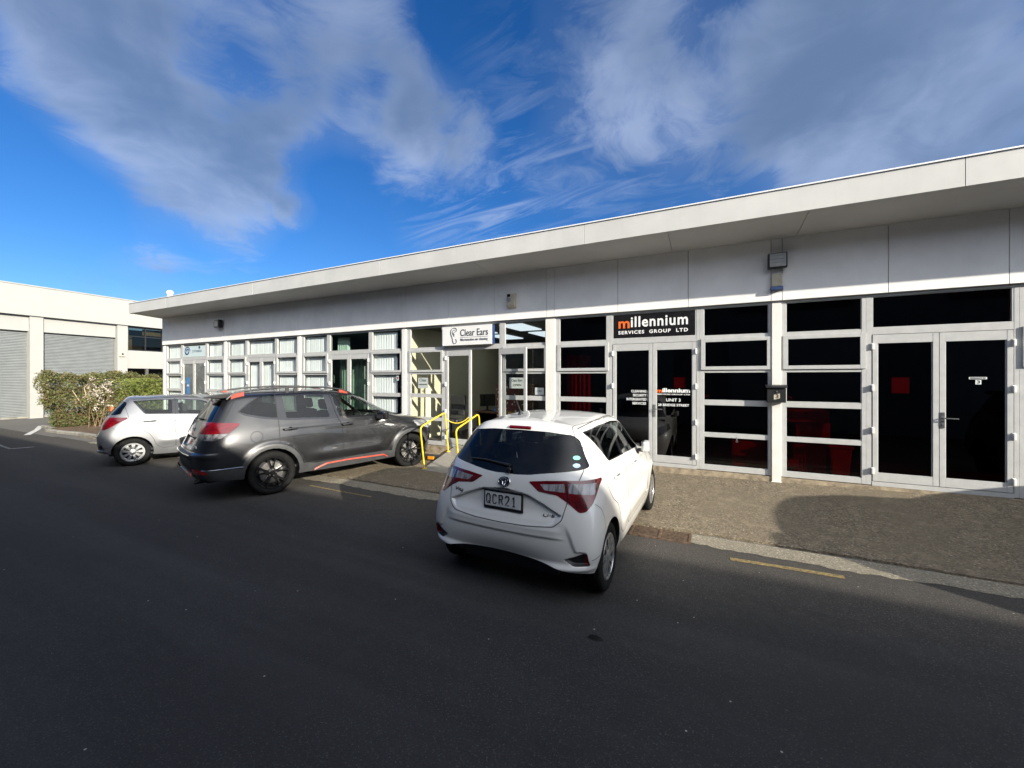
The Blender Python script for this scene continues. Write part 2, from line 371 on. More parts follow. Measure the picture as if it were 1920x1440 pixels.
# shallow concrete channel
cm = MB(); xs = [-16.6 + .08 * i for i in range(int(29 / .08))]; vs = []
for x in xs:
    if -.92 < x < -.19: ya = -2.28; 
    for y, z in ((-2.63 + wav(x * 1.3 + 5, 1.6), .0035), (-2.55, .005), (-2.48, -.003), (-2.31, .004), (-2.275 + wav(x * .9 + 1, .5), -.03)): vs.append((x, y, z))
cm.add(vs, [(i * 5 + k, (i + 1) * 5 + k, (i + 1) * 5 + k + 1, i * 5 + k + 1) for i in range(len(xs) - 1) for k in range(4)])
struct('channel', cm, M_['channel_concrete'], True)
def line(name, pts, w, z, mat):
    mb = MB(); P = [Vector((x, y, z)) for x, y in pts]; vs = []
    for i, p in enumerate(P):
        d = (P[min(i + 1, len(P) - 1)] - P[max(i - 1, 0)]).normalized(); n = Vector((-d.y, d.x, 0)) * w / 2; vs += [p + n, p - n]
    mb.add(vs, [(2 * i, 2 * i + 1, 2 * i + 3, 2 * i + 2) for i in range(len(P) - 1)]); return struct(name, mb, mat)
line('yellow_line', [(.19, -2.87), (.6, -2.85), (1.16, -2.83)], .07, .0045, M_['line_yellow'])
line('yellow_line', [(-6.4, -2.90), (-5.6, -2.92), (-4.9, -2.92)], .04, .0045, M_['line_yellow'])
line('white_line', [(-24.1, -1.70), (-22.4, -2.22), (-20.7, -2.86)], .15, .002, M_['line_white'])
line('white_line', [(-18.6, -3.92), (-17.8, -3.98), (-17.0, -4.02)], .06, .0045, M_['line_white_worn'])
line('white_line', [(-17.05, -4.03), (-16.95, -3.85), (-16.9, -3.62)], .05, .0045, M_['line_white'])
om = MB(); om.add([(x_, y_, .0032) for x_, y_ in [(-1.62 + .055 * math.cos(k * .52) * (1 + .3 * math.sin(k * 2)), -4.72 + .03 * math.sin(k * .52)) for k in range(12)]], [tuple(range(12))])
pmat('oil', (.008, .008, .008), .35, 0, .2, 20); oo = struct('oil_stain', om, M_['oil']); oo.location = (0.86, -0.06, 0)
# garden bed with kerb
gb = MB(); kp = [(-21.9, -2.02), (-21.4, -2.28), (-20.4, -2.25), (-19.3, -2.15), (-18.2, -2.12), (-16.6, -2.26)]
gv = [(x, y + .1, .06) for x, y in kp] + [(-18.5, -2.05, .06), (-18.62, 0, .07), (-18.62, 6, .07), (-23.2, 6, .07), (-23.2, -2.0, .06)]
poly = [(kp[i][0], kp[i][1] + .1) for i in range(5)] + [(-18.61, 0), (-18.61, 7), (-23.3, 7), (-23.3, -1.85)]
gb.prism(poly, -.01, .06, 'z'); struct('garden_bed', gb, M_['garden_soil'])
kb = MB()
def kerb_run(P, w=.13, h=.085):
    P = [Vector((x, y, 0)) for x, y in P]; vs = []
    for i, p in enumerate(P):
        d = (P[min(i + 1, len(P) - 1)] - P[max(i - 1, 0)]).normalized(); n = Vector((-d.y, d.x, 0))
        for o_, z in ((0, -.01), (.0, h * .75), (.03, h), (w, h), (w, -.01)): vs.append(p + n * o_ + Vector((0, 0, z)))
    kb.add(vs, [(5 * i + k, 5 * i + k + 1, 5 * i + k + 6, 5 * i + k + 5) for i in range(len(P) - 1) for k in range(4)])
kerb_run([(-23.3, -1.9), (-22.3, -1.95)] + kp + [(-14, -2.27)])
struct('kerb', kb, M_['kerb_concrete'], False)

# ================================================================ main unit block
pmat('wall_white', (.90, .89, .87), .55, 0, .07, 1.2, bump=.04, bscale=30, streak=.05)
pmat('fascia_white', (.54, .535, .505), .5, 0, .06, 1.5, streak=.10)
pmat('soffit_white', (.62, .61, .59), .6, 0, .06, 1.0)
pmat('column_white', (.78, .77, .72), .5, 0, .05, 3, streak=.12)
pmat('frame_alu', (.47, .475, .47), .45, 0, .06, 8, streak=.06)
pmat('dark_gap', (.03, .03, .032), .6, 0, .1, 5)
pmat('plinth_concrete', (.33, .27, .19), .92, 0, .35, 9, bump=.6, bscale=80)
pmat('hinge_white', (.80, .80, .78), .4, 0, .04, 10)
pmat('steel', (.55, .55, .54), .25, .9, .08, 12)
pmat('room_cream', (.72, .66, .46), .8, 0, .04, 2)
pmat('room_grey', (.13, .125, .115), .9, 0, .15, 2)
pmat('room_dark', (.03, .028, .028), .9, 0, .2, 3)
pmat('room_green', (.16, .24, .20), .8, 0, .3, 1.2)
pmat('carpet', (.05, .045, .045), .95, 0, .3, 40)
pmat('blind_fabric', (.86, .90, .90), .75, 0, .06, 3)
pmat('blind_rail', (.6, .6, .58), .5, 0, .05, 5)
pmat('roof_metal', (.35, .36, .36), .5, .3, .1, 1)
pmat('paper_white', (.72, .74, .72), .7, 0, .05, 5)
pmat('ink_grey', (.10, .11, .13), .6, 0, .1, 30)
pmat('ink_dark', (.03, .035, .045), .5, 0, .1, 30)
pmat('sign_black', (.012, .011, .012), .25, 0, .1, 6)
pmat('sign_white', (.78, .78, .78), .35, 0, .03, 4)
pmat('sign_pale_blue', (.56, .68, .70), .4, 0, .05, 4)
pmat('letter_orange', (.86, .16, .03), .4, 0, .05, 20)
pmat('letter_white', (.85, .85, .85), .4, 0, .03, 20)
pmat('red_goods', (.55, .04, .05), .5, 0, .2, 8)
pmat('blue_goods', (.05, .22, .55), .5, 0, .1, 8)
pmat('yellow_paint', (.78, .55, .03), .4, 0, .06, 12)
pmat('checker_plate', (.30, .28, .25), .45, .3, .2, 15)
pmat('rusty_iron', (.12, .080, .052), .8, .2, .45, 25, bump=.4, bscale=90)
pmat('black_metal', (.015, .015, .017), .45, 0, .15, 10)
pmat('rubber', (.03, .03, .03), .8, 0, .2, 20)
pmat('amber', (.85, .32, .02), .35, 0, .1, 30)
pmat('plastic_grey', (.30, .31, .30), .5, 0, .1, 10)
pmat('beige_plastic', (.55, .50, .38), .5, 0, .1, 10)
pmat('navy', (.02, .045, .13), .4, 0, .1, 10)
pmat('wood_brown', (.12, .06, .03), .6, 0, .3, 6)
pmat('leaf_dark', (.03, .07, .02), .6, 0, .3, 6)
glass('window_glass', (.93, .955, .945), 1.0)
pmat('obscure_glass', (.16, .17, .165), .25, 0, .25, 3, coat=.6)
pmat('green_cloth', (.34, .40, .35), .8, 0, .2, 5)
pmat('tread_bright', (.78, .75, .68), .35, .3, .1, 20)
glass('film_glass', (.20, .012, .016), .95)
glass('green_glass', (.56, .68, .61), 1.0)
em = bpy.data.materials.new('panel_light'); em.use_nodes = True; te = NT(em.node_tree); te.n['Principled BSDF'].inputs['Emission Color'].default_value = (.80, .92, 1, 1); te.n['Principled BSDF'].inputs['Emission Strength'].default_value = .55; te.n['Principled BSDF'].inputs['Base Color'].default_value = (.7, .75, .78, 1)

ZB, ZT, ZP = .335, 3.118, 3.168
COLS = [-18.42, -14.44, -10.72, -6.78, -2.93, .957, 4.84, 8.71, 12.58]
ROWS = [(.423, .905), (.979, 1.454), (1.541, 2.013), (2.12, 2.54), (2.652, ZT)]
unit_block = thing('unit_block', 'long single-storey white row of units with deep eaves and glazed shopfronts', 'building')
U = unit_block
# wall cladding
JO = [-18.42 - .06]
for i, c in enumerate(COLS[:-1]):
    m = COLS[i + 1] - c; a = c + (.095 if i in (4,) else .075)
    JO += [c - .075 if i else c, a, c + m * .352 if i else c + m * .36, c + m * .665]
JO = sorted(set(JO[1:])); JO[0] = -18.48
wc = MB()
edges = JO + [12.58]
for a, b in zip(edges[:-1], edges[1:]):
    if b - a < .02: continue
    wc.box(a + .004, b - .004, -.055, .02, ZP, 4.19)
wc.build('wall_cladding', M_['wall_white'], U, bevel=.002, seg=1)
bk = MB(); bk.box(-18.44, 12.58, -.03, .05, ZP + .006, 4.20); bk.build('cladding_backing', M_['dark_gap'], U)
hd = MB(); hd.box(-18.44, 12.58, -.012, .10, ZT + .012, ZP + .003); hd.build('head_flashing', M_['plastic_grey'], U)
pl = MB(); pl.box(-18.44, 12.58, -.02, .3, -.05, ZB - .012); pl.build('plinth', M_['plinth_concrete'], U)
ew = MB(); ew.box(-18.44, -18.30, .02, 14, -.05, 4.16); ew.box(-18.482, -18.30, .0215, 14, ZP, 4.19); ew.build('end_wall', M_['wall_white'], U)
# roof, fascia, soffit
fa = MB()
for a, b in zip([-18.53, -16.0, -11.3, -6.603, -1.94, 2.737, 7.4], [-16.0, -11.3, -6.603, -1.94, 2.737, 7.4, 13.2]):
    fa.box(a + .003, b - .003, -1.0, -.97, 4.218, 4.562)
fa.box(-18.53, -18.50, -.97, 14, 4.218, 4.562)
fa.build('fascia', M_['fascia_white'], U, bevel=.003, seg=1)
fc = MB(); fc.box(-18.55, 13.2, -1.018, -.95, 4.564, 4.582); fc.build('roof_flashing', M_['sign_white'], U)
sf = MB(); vs = []
xj = [-18.5, -15.0, -11.4, -7.8, -4.2, -.6, 1.22, 4.6, 8.2, 13.2]
for a, b in zip(xj[:-1], xj[1:]):
    sf.add([(a + .004, -.97, 4.222), (b - .004, -.97, 4.222), (b - .004, .0, 4.152), (a + .004, .0, 4.152), (a + .004, -.97, 4.24), (b - .004, -.97, 4.24), (b - .004, .0, 4.17), (a + .004, .0, 4.17)],
           [(3, 2, 1, 0), (4, 5, 6, 7), (0, 1, 5, 4), (1, 2, 6, 5), (2, 3, 7, 6), (3, 0, 4, 7)])
sf.build('soffit', M_['soffit_white'], U)
rf = MB(); rf.add([(-18.5, -.96, 4.56), (13.2, -.96, 4.56), (13.2, 14, 4.1), (-18.5, 14, 4.1), (-18.5, -.96, 4.50), (13.2, -.96, 4.50), (13.2, 14, 4.04), (-18.5, 14, 4.04)], [(0, 1, 2, 3), (7, 6, 5, 4), (4, 5, 1, 0), (5, 6, 2, 1), (6, 7, 3, 2), (7, 4, 0, 3)])
rfo = rf.build('roof', M_['roof_metal'], U)
rfa = MB(); rfa.box(-18.5, 13.2, -.9, 14, 4.26, 4.30)
vt = MB(); vt.lathe([(0, 4.96), (.05, 4.955), (.09, 4.92), (.105, 4.87), (.10, 4.83), (.08, 4.815), (.075, 4.80), (.075, 4.50)], 20, 'z', (-16.75, -.55, 0)); vt.build('roof_vent', M_['sign_white'], rfo, smooth=True)
# columns
for i, c in enumerate(COLS):
    w = .10 if i == 4 else .062
    cb = MB(); cb.box(c - w, c + w, -.035, .10, .20, ZT + .01); cb.box(c - w - .012, c + w + .012, -.042, .10, .19, .25)
    cb.build('column', M_['column_white'], U, bevel=.004, seg=1)

BLINDS = []
def blind(x0, x1, z0, z1, parent, y=.095, tilt=14, pitch=.086, mat='blind_fabric', seed=0):
    rn = random.Random(seed + int(x0 * 100)); mb = MB(); x = x0 + .02
    while x < x1 - .03:
        a = R(tilt + rn.uniform(-7, 7)); hwid = .046; dx, dy = hwid * math.cos(a), hwid * math.sin(a); sw = rn.uniform(-.004, .004)
        z_ = z0 + rn.uniform(0, .01)
        p = [(x - dx, y - dy), (x - dx * .3, y - dy * .3 - .006), (x + dx * .3, y + dy * .3 - .006), (x + dx, y + dy)]
        mb.add([(a_ + sw, b_, z_) for a_, b_ in p] + [(a_, b_, z1) for a_, b_ in p], [(k, k + 1, k + 5, k + 4) for k in range(3)])
        x += pitch
    mb.build('blind', M_[mat], parent, smooth=True)
def window_unit(xa, xb, ga, gb, gm, bl=None, seed=0):
    """five-row aluminium window; frame is the window, pane and blind its children"""
    mb = MB(); y0, y1 = .0, .05
    mb.box(xa, ga, y0, y1, ZB, ZP - .004); mb.box(gb, xb, y0, y1, ZB, ZP - .004)
    zs = [ZB] + [z for r in ROWS for z in r] + [ZP - .004]
    for k in range(0, len(zs) - 1, 2):
        mb.box(ga, gb, y0 + .0015, y1, zs[k], zs[k + 1])
    # thin glazing beads
    for k, (z0, z1) in enumerate(ROWS):
        if k == 3: continue
        mb.box(ga, ga + .008, y0 + .012, y0 + .03, z0, z1); mb.box(gb - .008, gb, y0 + .012, y0 + .03, z0, z1); mb.box(ga + .008, gb - .008, y0 + .012, y0 + .03, z0, z0 + .008)
    w = mb.build('window', M_['frame_alu'], U, bevel=.0025, seg=1)
    sh = MB(); za, zb_ = 2.062, 2.600
    sh.box(ga - .045, ga + .022, -.024, .0, za, zb_); sh.box(gb - .022, gb + .045, -.024, .0, za, zb_); sh.box(ga + .022, gb - .022, -.024, .03, za, 2.12); sh.box(ga + .022, gb - .022, -.024, .03, 2.54, zb_)
    sh.build('opening_sash', M_['frame_alu'], w, bevel=.0025, seg=1)
    pn = MB()
    for (z0, z1) in ROWS: pn.add([(ga, .022, z0), (gb, .022, z0), (gb, .022, z1), (ga, .022, z1)], [(0, 1, 2, 3)])
    pn.build('pane', gm, w)
    if bl: blind(bl[0] if isinstance(bl, tuple) else ga, bl[1] if isinstance(bl, tuple) else gb, .36, 3.10, w, seed=seed)
    return w
def handle(parent, x, z, y, s_=1):
    mb = MB(); mb.box(x - .018, x + .018, y - .010, y, z - .11, z + .11)
    mb.tube([(x, y - .008, z + .03), (x, y - .055, z + .03), (x + s_ * .03, y - .060, z + .03), (x + s_ * .14, y - .058, z + .028)], .009, 8)
    mb.lathe([(0, y - .016), (.012, y - .016), (.013, y - .009)], 12, 'y', (x, 0, z - .06)); mb.build('door_handle', M_['steel'], parent, smooth=True)
def leaf(x0, x1, gm, hinge='L', letters=None, hnd=None, y=-.006, angle=0, pane_bl=False):
    """door leaf built about its hinge so it can stand open"""
    w = x1 - x0; z0, z1 = .396, 2.560; st, tr, br = .062, .128, .128
    hx = x0 if hinge == 'L' else x1; sg = 1 if hinge == 'L' else -1
    mb = MB(); X = lambda u: sg * u
    def bx(ua, ub, ya, yb, za, zb_):
        a, b = sorted((X(ua), X(ub))); mb.box(a, b, ya, yb, za, zb_)
    bx(.004, st, 0, .045, z0, z1); bx(w - st - .002, w - .003, 0, .045, z0, z1); bx(st, w - st - .002, .0015, .045, z0, z0 + br); bx(st, w - st - .002, .0015, .045, z1 - tr, z1)
    bx(st, st + .010, .012, .03, z0 + br, z1 - tr); bx(w - st - .012, w - st - .002, .012, .03, z0 + br, z1 - tr)
    d = mb.build('door', M_['frame_alu'], U, bevel=.0025, seg=1); d.location = (hx, y, 0); d.rotation_euler = (0, 0, R(angle))
    pn = MB(); a, b = sorted((X(st), X(w - st - .002))); pn.add([(a, .022, z0 + br), (b, .022, z0 + br), (b, .022, z1 - tr), (a, .022, z1 - tr)], [(0, 1, 2, 3)]); pn.build('pane', gm, d)
    for hz in (2.39, 1.775, 1.145, .545):
        h = MB(); a, b = sorted((X(-.010), X(.014))); h.box(a, b, -.034, -.001, hz - .042, hz + .042); h.box(a - .003, b + .003, -.008, -.001, hz - .05, hz + .05); h.build('hinge', M_['hinge_white'], d, bevel=.003)
    if hnd: handle(d, X(w - .035), 1.33, 0, hnd * sg * (1 if hinge == 'L' else 1))
    return d
def door_unit(xa, xb, la, lm, lb, ta, tb, gm, tm=None, open_=False, bl=False):
    mb = MB(); mb.box(xa, la - .004, .0, .075, ZB, ZP - .004); mb.box(lb + .004, xb, .0, .075, ZB, ZP - .004)
    mb.box(la - .004, lb + .004, .0015, .075, 2.566, 2.675); mb.box(la - .004, lb + .004, .0015, .075, ZT, ZP - .004)
    mb.box(la - .004, ta, .003, .075, 2.675, ZT); mb.box(tb, lb + .004, .003, .075, 2.675, ZT); mb.box(la - .004, lb + .004, -.004, .10, ZB - .01, .388)
    fr = mb.build('door_frame', M_['frame_alu'], U, bevel=.0025, seg=1)
    if tm is not False:
        pn = MB(); pn.add([(ta, .03, 2.675), (tb, .03, 2.675), (tb, .03, ZT), (ta, .03, ZT)], [(0, 1, 2, 3)]); pn.build('transom_pane', tm or gm, fr)
    if bl: blind(ta, tb, .42, 3.10, fr, y=.12, tilt=14)
    return fr
W_ = {}
GL = {0: 'window_glass', 1: 'window_glass', 2: 'green_glass', 3: 'window_glass', 4: 'film_glass', 5: 'film_glass', 6: 'film_glass', 7: 'window_glass'}
for i in range(8):
    c = COLS[i]; k = (COLS[i + 1] - c) / 3.87; sh = {4: .03, 5: -.03}.get(i, .02); X = lambda o: c + (o + sh) * k
    cl = .10 if i == 4 else .062; cr = .10 if i + 1 == 4 else .062
    gm = M_[GL[i]]; wg = M_['window_glass'] if i in (0, 1, 2, 3, 7) else gm
    bl = i in (0, 1, 2)
    W_[i, 0] = window_unit(c + cl, X(1.155), X(.165), X(1.105), wg, bl=True if bl else None, seed=i)
    W_[i, 1] = window_unit(X(2.72), COLS[i + 1] - cr, X(2.79), X(3.735), wg, bl=(X(2.79), X(3.735) - (.16 if i == 2 else 0)) if bl else None, seed=i + 20)
    la, lm, lb = X(1.225), X(1.948), X(2.668)
    fr = door_unit(X(1.155), X(2.72), la, lm, lb, X(1.238), X(2.652), gm, bl=(i == 1))
    if i == 3:
        dl = leaf(la, lm, gm, 'L', y=-.006, angle=-3); dr = leaf(lm, lb, gm, 'R', y=-.012, angle=171, hnd=-1)
    else:
        if i == 0: gm = M_['obscure_glass']
        dl = leaf(la, lm, gm, 'L'); dr = leaf(lm, lb, gm, 'R', hnd=-1)
    W_[i, 'dl'], W_[i, 'dr'], W_[i, 'fr'] = dl, dr, fr; W_[i, 'x'] = (la, lm, lb, X(1.238), X(2.652))
m = MB(); x = W_[2, 'x']; n_ = 60; vs = []
for k in range(n_ + 1):
    q_ = x[0] + .04 + (x[2] - x[0] - .08) * k / n_; vs += [(q_, .30 + .03 * math.sin(k * 1.3), .40), (q_, .30 + .03 * math.sin(k * 1.3), 2.56)]
m.add(vs, [(2 * k, 2 * k + 1, 2 * k + 3, 2 * k + 2) for k in range(n_)]); m.build('curtain', M_['green_cloth'], W_[2, 'fr'], smooth=True)
# partial blind behind the green transom of bay 2
blind(W_[2, 'x'][3], W_[2, 'x'][3] + .40, 2.5, 3.06, W_[2, 'fr'], y=.30, tilt=50)
# ---- interiors
def room(x0, x1, depth, wall, back, ceil_, floor_, name='room'):
    mb = MB()
    def pn(vs, mt, nm):
        m = MB(); m.add(vs, [(0, 1, 2, 3)]); return m.build(nm, M_[mt], U)
    a, b = x0 + .07, x1 - .07
    pn([(a, .08, ZB), (a, depth, ZB), (a, depth, 3.25), (a, .08, 3.25)], wall, 'partition_wall'); pn([(b, .08, ZB), (b, depth, ZB), (b, depth, 3.25), (b, .08, 3.25)], wall, 'partition_wall')
    pn([(a, depth, ZB), (b, depth, ZB), (b, depth, 3.25), (a, depth, 3.25)], back, 'back_wall'); pn([(a, .08, 3.20), (b, .08, 3.20), (b, depth, 3.20), (a, depth, 3.20)], ceil_, 'ceiling'); pn([(a, .08, ZB + .005), (b, .08, ZB + .005), (b, depth, ZB + .005), (a, depth, ZB + .005)], floor_, 'room_floor')
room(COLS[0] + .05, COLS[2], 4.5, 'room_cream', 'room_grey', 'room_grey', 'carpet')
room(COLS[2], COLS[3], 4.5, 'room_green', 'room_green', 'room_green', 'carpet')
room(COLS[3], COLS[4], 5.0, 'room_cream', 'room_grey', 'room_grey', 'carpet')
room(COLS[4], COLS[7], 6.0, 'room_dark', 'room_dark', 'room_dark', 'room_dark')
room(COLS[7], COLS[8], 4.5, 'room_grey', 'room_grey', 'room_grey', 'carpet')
for (x, y) in ((-5.6, 1.5), (-4.2, 1.3), (-4.2, 3.0), (-5.6, 3.2)):
    m = MB(); m.box(x - .30, x + .30, y - .6, y + .6, 3.165, 3.19); o = m.build('ceiling_light', em, U)
# ================================================================ signs and fittings on the front
def sign(name, label, cat, box, mat, bevel=.004, group=None):
    root = thing(name, label, cat, ((box[0] + box[1]) / 2, box[2], (box[4] + box[5]) / 2), group=group)
    return root
x = W_[4, 'x']
ms = thing('shop_sign', 'black sign over the middle double doors reading millennium SERVICES GROUP LTD', 'sign', (0, 0, 0))
m = MB(); m.box(x[3] + .002, x[4] - .002, .004, .022, 2.679, ZT - .004); m.build('board', M_['sign_black'], ms, bevel=.002)
mx = (x[3] + x[4]) / 2
me_m = text_mesh('m', .28, weight=.012); 
text_obj('m', .27, wallM(mx - .51, .0035, 2.945), M_['letter_orange'], ms, weight=.006, width=.205, extrude=.003)
text_obj('illennium', .27, wallM(mx + .105, .0035, 2.96), M_['letter_white'], ms, weight=.006, width=.98, extrude=.003, spacing=1.12)
text_obj('SERVICES  GROUP  LTD', .085, wallM(mx - .01, .0035, 2.775), M_['letter_white'], ms, weight=.0025, width=1.21, spacing=1.25, extrude=.003)
cs = thing('shop_sign', 'white box sign reading Clear Ears with a line-drawn ear', 'sign')
m = MB(); m.box(-5.555, -4.245, -.115, -.004, 2.665, 3.095); m.build('board', M_['sign_white'], cs, bevel=.004)
m = MB(); m.box(-4.238, -4.232, -.11, -.004, 2.67, 3.09); m.build('end_cap', M_['navy'], cs)
text_obj('Clear Ears', .215, wallM(-4.70, -.119, 2.935), M_['ink_dark'], cs, weight=.0, width=.72, extrude=.002)
text_obj('Microsuction ear cleaning', .075, wallM(-4.70, -.119, 2.785), M_['ink_grey'], cs, weight=.001, width=.71, extrude=.002)
m = MB(); m.box(-5.06, -4.34, -.119, -.116, 2.835, 2.841); m.build('underline', M_['ink_grey'], cs)
em_ = MB()
def ear(pts, r):
    n = len(pts); P = []
    for i in range(n - 1):
        p0, p1, p2, p3 = (np.array(pts[max(0, i - 1)]), np.array(pts[i]), np.array(pts[i + 1]), np.array(pts[min(n - 1, i + 2)]))
        for k in range(6):
            t = k / 6; q = .5 * (2 * p1 + (p2 - p0) * t + (2 * p0 - 5 * p1 + 4 * p2 - p3) * t * t + (-p0 + 3 * p1 - 3 * p2 + p3) * t ** 3); P.append(q)
    P.append(np.array(pts[-1])); em_.tube([(-5.25 + a * .35, -.119, 2.87 + b * .35) for a, b in P], r, 6)
ear([(.20, .30), (.26, .42), (.18, .52), (.02, .54), (-.14, .46), (-.20, .28), (-.16, .08), (-.08, -.08), (-.05, -.24), (0, -.40), (.10, -.47), (.22, -.42), (.25, -.28), (.18, -.18)], .006)
ear([(.12, .40), (.0, .40), (-.07, .30), (-.04, .18), (.02, .08), (.08, .0)], .0045); ear([(.14, .28), (.06, .26), (.03, .18), (.10, .10)], .004)
em_.build('ear_drawing', M_['ink_dark'], cs, smooth=True)
x = W_[0, 'x']
bs = thing('shop_sign', 'pale blue sign with a dark spiral above the farthest double doors', 'sign')
m = MB(); m.box(x[3] + .002, x[4] - .002, .004, .022, 2.679, ZT - .06); m.build('board', M_['sign_pale_blue'], bs, bevel=.002)
m = MB(); cx_ = x[3] + .30; P = []
for k in range(46):
    a = R(200) - k * R(12.5); r_ = .045 + .125 * k / 45; P.append((cx_ + r_ * math.cos(a), 0, 2.885 + r_ * math.sin(a)))
m.tube(P, [.010 + .012 * math.sin(PI * k / 45) for k in range(46)], 6); m.build('spiral', M_['navy'], bs, smooth=True)
text_obj('CATABRIA', .12, wallM(x[3] + .92, .001, 2.87), M_['navy'], bs, width=.62)
m = MB(); m.lathe([(0, -.002), (.05, -.002), (.05, .004)], 14, 'y', (x[3] + 1.08, 0, 3.0)); m.build('sign_dot', M_['navy'], bs)
# door lettering
d = W_[4, 'dl']; la, lm, lb = W_[4, 'x'][:3]; lx = la
for s_, z_, wd in (('CLEANING |', 1.675, .30), ('SECURITY |', 1.60, .27), ('INTERGRATED |', 1.525, .385), ('SERVICES', 1.45, .245)):
    text_obj(s_, .062, wallM(.645 - wd / 2 - (.035 if s_ == 'SERVICES' else 0), .012, z_), M_['letter_white'], d, weight=.0012, width=wd, extrude=.0005)
d = W_[4, 'dr']; cxr = -(lb - lm) / 2 - .01
text_obj('m', .10, wallM(cxr - .235, .012, 1.690), M_['letter_orange'], d, weight=.004, width=.085, extrude=.0005)
text_obj('illennium', .10, wallM(cxr + .045, .012, 1.697), M_['letter_white'], d, weight=.004, width=.46, extrude=.0005)
text_obj('SERVICES GROUP LTD', .03, wallM(cxr, .012, 1.628), M_['letter_white'], d, weight=.0008, width=.55, extrude=.0005)
text_obj('UNIT 3', .075, wallM(cxr - .0, .012, 1.525), M_['letter_white'], d, weight=.0012, width=.24, extrude=.0005)
text_obj('28 BRIDGE STREET', .058, wallM(cxr, .012, 1.435), M_['letter_white'], d, weight=.0012, width=.52, extrude=.0005)
# number plates and notices on glass: each a thing of its own
def notice(label, x0, x1, z0, z1, mat, y=.026, lines=(), name='notice', cat='notice'):
    r_ = thing(name, label, cat, (0, 0, 0)); m = MB(); m.box(x0, x1, y - .0015, y, z0, z1); m.build('sheet', M_[mat], r_)
    for (tx, sz, px_, pz, wd, mt) in lines: text_obj(tx, sz, wallM(px_, y - .003, pz), M_[mt], r_, width=wd, extrude=.0005, weight=.001)
    return r_
la, lm, lb = W_[5, 'x'][:3]
notice('small ENTRANCE 3 label on the rightmost door leaf', lm + .305, lm + .48, 1.905, 1.935, 'paper_white', .0125, (('ENTRANCE TO', .024, lm + .392, 1.919, .15, 'ink_dark'),))
notice('square white label with a 3 on the rightmost door leaf', lm + .368, lm + .425, 1.835, 1.895, 'paper_white', .0125, (('3', .06, lm + .396, 1.865, .034, 'ink_dark'),))
notice('reddish square paper taped inside the left leaf of the right-hand doors', la + .235, la + .43, 1.70, 1.93, 'paper_white', .05)
la4, lm4, lb4 = W_[4, 'x'][:3]
notice('reddish square paper inside the right leaf of the lettered black doors', lm4 + .36, lm4 + .55, 1.745, 1.935, 'paper_white', .05)
gx = COLS[5] + .135
notice('small blue and white security sticker right of the black letterbox', gx + .005, gx + .10, 1.555, 1.64, 'navy', .027, (('\u25E5', .07, gx + .05, 1.60, .06, 'sign_pale_blue'),), 'sticker', 'sticker')
gx4 = COLS[4] + 2.82
notice('small blue and white security sticker in the window between the black doors and the letterbox', gx4 + .01, gx4 + .10, 1.56, 1.645, 'navy', .027, (('\u25E5', .07, gx4 + .052, 1.60, .06, 'sign_pale_blue'),), 'sticker', 'sticker')
notice('cream vent plate in the bottom pane below the letterbox', gx + .03, gx + .17, .50, .62, 'beige_plastic', .026, (), 'vent_plate', 'plate')
notice('white notice with grey print in the window left of the open door', -6.40, -6.10, 1.67, 1.93, 'paper_white', .05, (('Clear', .10, -6.25, 1.87, .22, 'ink_grey'), ('PLEASE RING BELL', .04, -6.25, 1.765, .26, 'ink_dark'), ('4', .12, -6.25, 1.60, .05, 'ink_dark')))
notice('white notice behind the folded-back door leaf', -3.90, -3.55, 1.70, 1.93, 'paper_white', .05, (('Clear Ears', .08, -3.72, 1.87, .26, 'ink_grey'), ('OPEN', .05, -3.72, 1.77, .2, 'ink_dark')))
notice('small white card at the right edge of the window by the wide column', -3.30, -3.10, 1.57, 1.72, 'paper_white', .05, (('CARD', .05, -3.2, 1.65, .1, 'ink_grey'),))
x = W_[2, 'x']; gxa = COLS[3] - .33
notice('small red and white shield sticker beside the Clear Ears bay', gxa + .04, gxa + .12, 1.86, 1.98, 'paper_white', .027, (('\u2665', .06, gxa + .08, 1.92, .04, 'red_goods'),), 'sticker', 'sticker')
la0, lm0 = W_[0, 'x'][:2]
notice('tall blue OPEN flag sign on the farthest door leaf', la0 + .24, la0 + .42, 1.35, 1.95, 'blue_goods', .0125, (('OPEN', .10, la0 + .33, 1.65, .14, 'letter_white'),), 'door_sign', 'sign')
# letterbox
lbx = thing('letterbox', 'black metal letterbox numbered 3 on the white column', 'letterbox', (0, 0, 0)); c = COLS[5]
m = MB(); m.box(c - .135, c + .118, -.12, -.043, 1.53, 1.785); m.build('box', M_['black_metal'], lbx, bevel=.005)
m = MB(); m.prism([(-.150, 1.793), (-.04, 1.815), (-.04, 1.80), (-.150, 1.765)], c - .155, c + .132, 'x'); m.build('lid', M_['black_metal'], lbx, bevel=.003)
m = MB(); m.add([(c - .045, -.1225, 1.575), (c + .035, -.1225, 1.60), (c + .035, -.1225, 1.675), (c - .045, -.1225, 1.655)], [(0, 1, 2, 3)]); m.build('number_label', M_['beige_plastic'], lbx)
text_obj('3', .085, wallM(c - .002, -.124, 1.627), M_['ink_dark'], lbx, weight=.002, width=.04)
m = MB(); m.lathe([(0, -.126), (.012, -.126), (.014, -.12)], 12, 'y', (c - .005, 0, 1.705)); m.build('lock', M_['steel'], lbx)
